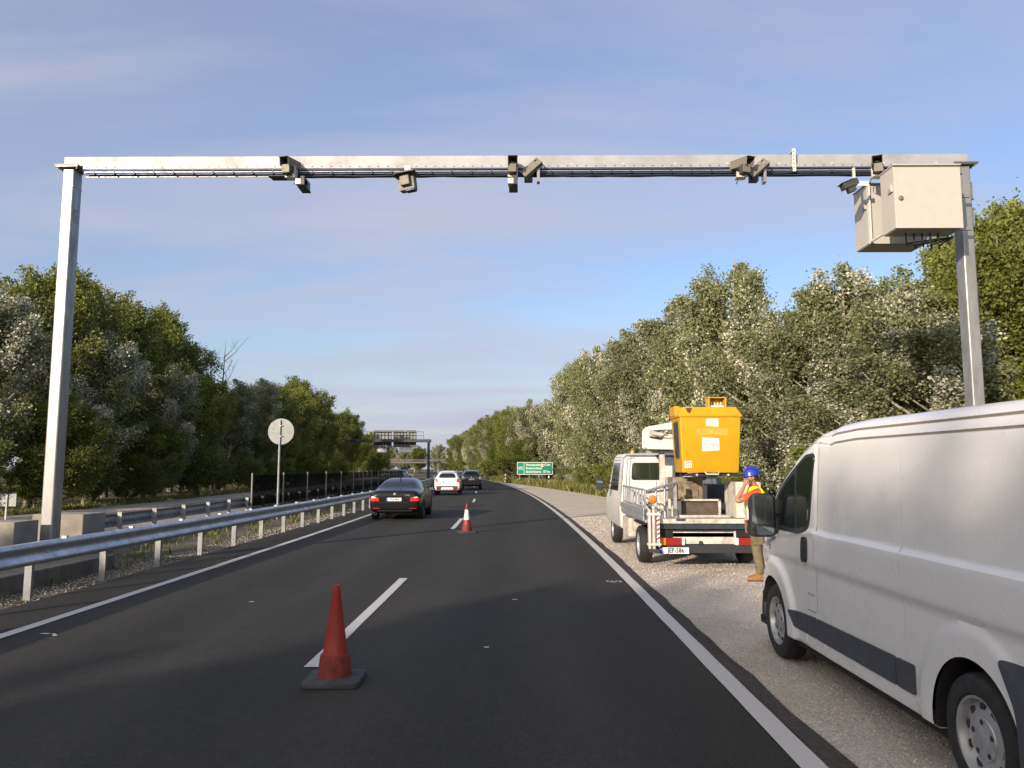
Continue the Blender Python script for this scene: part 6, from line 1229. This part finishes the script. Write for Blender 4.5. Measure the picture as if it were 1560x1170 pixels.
for k, x, y, h in [('deep', -27, 33, 9), ('deep', -28, 39, 11.5), ('deep', -24, 45, 7.5), ('deep', -28.5, 53, 12), ('deep', -26.5, 66, 10.5), ('deep', -25.5, 72, 8.5), ('deep', -25, 79, 10), ('deep', -25, 86, 10.5), ('deep', -25, 94, 11), ('green', -25, 104, 11), ('deep', -25, 113, 10.5)]:
    plant(k, x, y, h, 'the back row on the left from the near end', 'trees behind the left front row')
for k, x, y, h in [('deep', -29.8, 160, 7.6), ('deep', -30.6, 150, 8.6), ('green', -35, 158, 9.2), ('deep', -33, 170, 9.4), ('deep', -31.5, 172, 8.6), ('deep', -42, 150, 10), ('green', -42.5, 176, 11), ('deep', -38, 186, 10), ('deep', -34, 190, 8.5), ('deep', -31.2, 166, 5.0), ('deep', -37, 146, 8.5), ('deep', -47, 160, 11), ('deep', -44, 236, 12.6), ('deep', -47, 242, 13.4), ('green', -50.5, 238, 14.0), ('deep', -54, 244, 14.2), ('deep', -46.5, 256, 13.6), ('deep', -58, 240, 14)]:
    plant(k, x, y, h, 'the group behind the far sign bridge', 'trees behind the far sign bridge', follow=False)
frng = random.Random(5)
for k in range(34):
    x = -92 + k * 3.4 + frng.uniform(-1, 1); plant('silver' if k % 3 != 1 else 'deep', x, 300 + frng.uniform(-8, 14) + (k % 2) * 14, frng.uniform(9.0, 12.5), 'the far row closing the road view', 'far trees closing the road view', sx=1.25, follow=False)
# the trees that continue the left row beside and behind the camera; their shade falls on the road
brng = random.Random(21)
for y, hh in [(10.5, 4.8), (6, 5.4), (1, 6.0), (-4, 6.8), (-8, 7.0), (-11.5, 7.4), (-15, 8.0), (-18, 7.2), (-21.5, 11.8), (-25, 11.4), (-28, 13.8), (-32, 11.0), (-34.5, 12.2), (-38, 10.6), (-43, 12), (-49, 12)]:
    plant(brng.choice(['green', 'silver', 'deep']), -20.6 + brng.uniform(-.8, .8), y, hh, 'the left row running back past the camera', 'left roadside trees beside the camera')
for y, hh in [(-11, 7.6), (-16, 9.4), (-21, 9.6), (-27, 11.2), (-33, 10.4), (-40, 11.4)]:
    plant(brng.choice(['green', 'deep']), -25.2 + brng.uniform(-.8, .8), y, hh, 'the outer left row running back past the camera', 'left roadside trees beside the camera')
plant('green', -20.6, -29.3, 14.4, 'the left row running back past the camera', 'left roadside trees beside the camera', sx=.5)
# bare dead tree on the left
t = thing('dead_tree', 'bare leafless tree with thin grey twigs above the left trees', 'tree', (-24.5, 63.5, 0)); mb = MB(); rg = random.Random(9)
mb.tube([(0, 0, -.3), (.1, 0, 5), (.0, .1, 9), (.15, 0, 12.4)], [.16, .12, .06, .012], 7)
mt_ = mb.build('trunk', 'bark', t); mb = MB()
for k in range(16):
    z = 5.5 + k * .36; a = rg.uniform(0, 6.28); l_ = rg.uniform(.9, 2.0); e = (math.cos(a) * l_, math.sin(a) * l_ * .5, z + l_ * rg.uniform(.7, 1.3)); mb.tube([(.05, 0, z), (e[0] * .5, e[1] * .5, z + (e[2] - z) * .4), e], [.035, .022, .008], 5)
    for q in range(3): f = rg.uniform(.4, .9); mb.tube([(e[0] * f, e[1] * f, z + (e[2] - z) * f), (e[0] * f + rg.uniform(-.5, .5), e[1] * f + rg.uniform(-.3, .3), z + (e[2] - z) * f + rg.uniform(.4, .9))], [.014, .006], 4)
mb.build('branches', 'bark', mt_)
# shrubs along the foot of the trees
for k in range(30):
    y = 17.5 + k * 3.0
    x = gravel_edge(y) + (1.2 if y > 40 else 2.0)
    if 58 < y < 96: x = 6.9 + (y - 58) * .012
    x += trng.uniform(0, 1.2); plant('shrub', x, y, trng.uniform(1.1, 2.4), 'the right verge going away from the van', 'shrubs along the right verge', sx=1.2)
for k in range(22):
    y = 98 + k * 4.5; plant('shrub', 4.1 + trng.uniform(-.3, 1.5), y, trng.uniform(1.8, 3.4), 'the far right verge beyond the green sign', 'shrubs on the far right verge', sx=1.4)
for k in range(26):
    y = 26 + k * 3.6; plant('shrub', -19.9 + trng.uniform(-.5, .5), y, trng.uniform(1.4, 2.8), 'the left roadside going away', 'shrubs along the left roadside', var=1, sx=1.3)

# ------------------------------------------------------------------ grass and loose stones
def grass(name, n, region, h0, h1, mats, seed, wblade=.012):
    rg = np.random.RandomState(seed); P = region(rg, n); n = len(P); h = rg.uniform(h0, h1, n) * (.6 + .6 * rg.rand(n)); a = rg.uniform(0, 6.28, n); b = rg.uniform(0, 6.28, n); ln_ = h * rg.uniform(.1, .6, n)
    w_ = wblade * (1 + P[:, 1] / 25); s_ = np.stack([np.cos(a) * w_, np.sin(a) * w_, np.zeros(n)], 1); base = np.stack([P[:, 0], P[:, 1], np.full(n, -.07)], 1); mid = base + np.stack([np.cos(b) * ln_ * .4, np.sin(b) * ln_ * .4, h * .6], 1); tip = base + np.stack([np.cos(b) * ln_, np.sin(b) * ln_, h], 1)
    V = np.stack([base - s_, base + s_, mid + s_ * .6 + (tip - mid) * .15, tip], 1).reshape(-1, 3); me = quads_mesh(name, V, mats, (rg.rand(n) < .5).astype(np.int32)); o = bpy.data.objects.new(name, me); C.objects.link(o); return o
Sv = np.vectorize(S); Gv = np.vectorize(gravel_edge)
def reg_right(rg, n):
    y = 13 + 105 * rg.rand(n) ** 1.5; e = Gv(y) + Sv(y); cl = rg.rand(n); return np.stack([e + .05 + 3.4 * cl ** 1.3, y], 1)
def reg_left(rg, n):
    y = 22 + 90 * rg.rand(n) ** 1.4; return np.stack([-19.2 + Sv(y) - 1.8 * rg.rand(n) ** 1.2, y], 1)
def reg_med(rg, n):
    y = 9 + 90 * rg.rand(n) ** 1.6; cx = rg.rand(n); x = -9.9 + 2.7 * cx ** 1.2; k = np.sin(x * 5 + y * 1.7) + np.sin(y * 2.9 - x * 3) > .1; return np.stack([x + Sv(y), y], 1)[k]
tag(grass('verge_grass', 42000, reg_right, .22, .75, ['grass_blade', 'grass_green'], 1), 'tall mixed green and dry grass along the right verge', 'grass', kind='stuff')
tag(grass('verge_grass', 20000, reg_left, .08, .26, ['grass_blade', 'grass_green'], 2), 'green grass along the foot of the left trees', 'grass', kind='stuff')
tag(grass('median_grass', 16000, reg_med, .06, .22, ['grass_blade', 'grass_green'], 3), 'short patchy grass in the median between the guard rails', 'grass', kind='stuff')
def stones(name, n, fx, seed, r0, r1, label):
    rg = np.random.RandomState(seed); oc = np.array([(1, 0, 0), (0, 1, 0), (-1, 0, 0), (0, -1, 0), (0, 0, 1), (0, 0, -1)], float); F = np.array([(0, 1, 4), (1, 2, 4), (2, 3, 4), (3, 0, 4), (1, 0, 5), (2, 1, 5), (3, 2, 5), (0, 3, 5)])
    P = fx(rg, n); n = len(P); r = rg.uniform(r0, r1, n) * (1 + P[:, 1] / 22); V = oc[None] * rg.uniform(.55, 1.25, (n, 6, 1)) * r[:, None, None]; a = rg.uniform(0, 6.28, n); ca, sa = np.cos(a)[:, None], np.sin(a)[:, None]; X = V[:, :, 0] * ca - V[:, :, 1] * sa; Y = V[:, :, 0] * sa + V[:, :, 1] * ca; V = np.stack([X + P[:, :1], Y + P[:, 1:], V[:, :, 2] * .7 - .008], 2).reshape(-1, 3)
    f = (F[None] + 6 * np.arange(n)[:, None, None]).reshape(-1, 3); me = bpy.data.meshes.new(name); me.from_pydata(V.tolist(), [], f.tolist()); me.materials.append(M['gravel_stone']); o = bpy.data.objects.new(name, me); C.objects.link(o); tag(o, label, 'gravel', kind='stuff')
leaf_mat('gravel_stone', (.36, .31, .26), (.62, .55, .47), 0.0, .9, .2)
def reg_st(rg, n):
    y = 3.2 + 26 * rg.rand(n) ** 1.7; return np.stack([1.93 + 4.5 * rg.rand(n) ** 1.2 + Sv(y), y], 1)
stones('gravel_stones', 26000, reg_st, 7, .004, .010, 'loose pale stones lying on the gravel shoulder')
def reg_st2(rg, n):
    y = 9 + 26 * rg.rand(n) ** 1.7; return np.stack([-7.3 + .8 * rg.rand(n) + Sv(y), y], 1)
stones('gravel_stones', 2500, reg_st2, 8, .004, .009, 'loose stones at the foot of the near guard rail')
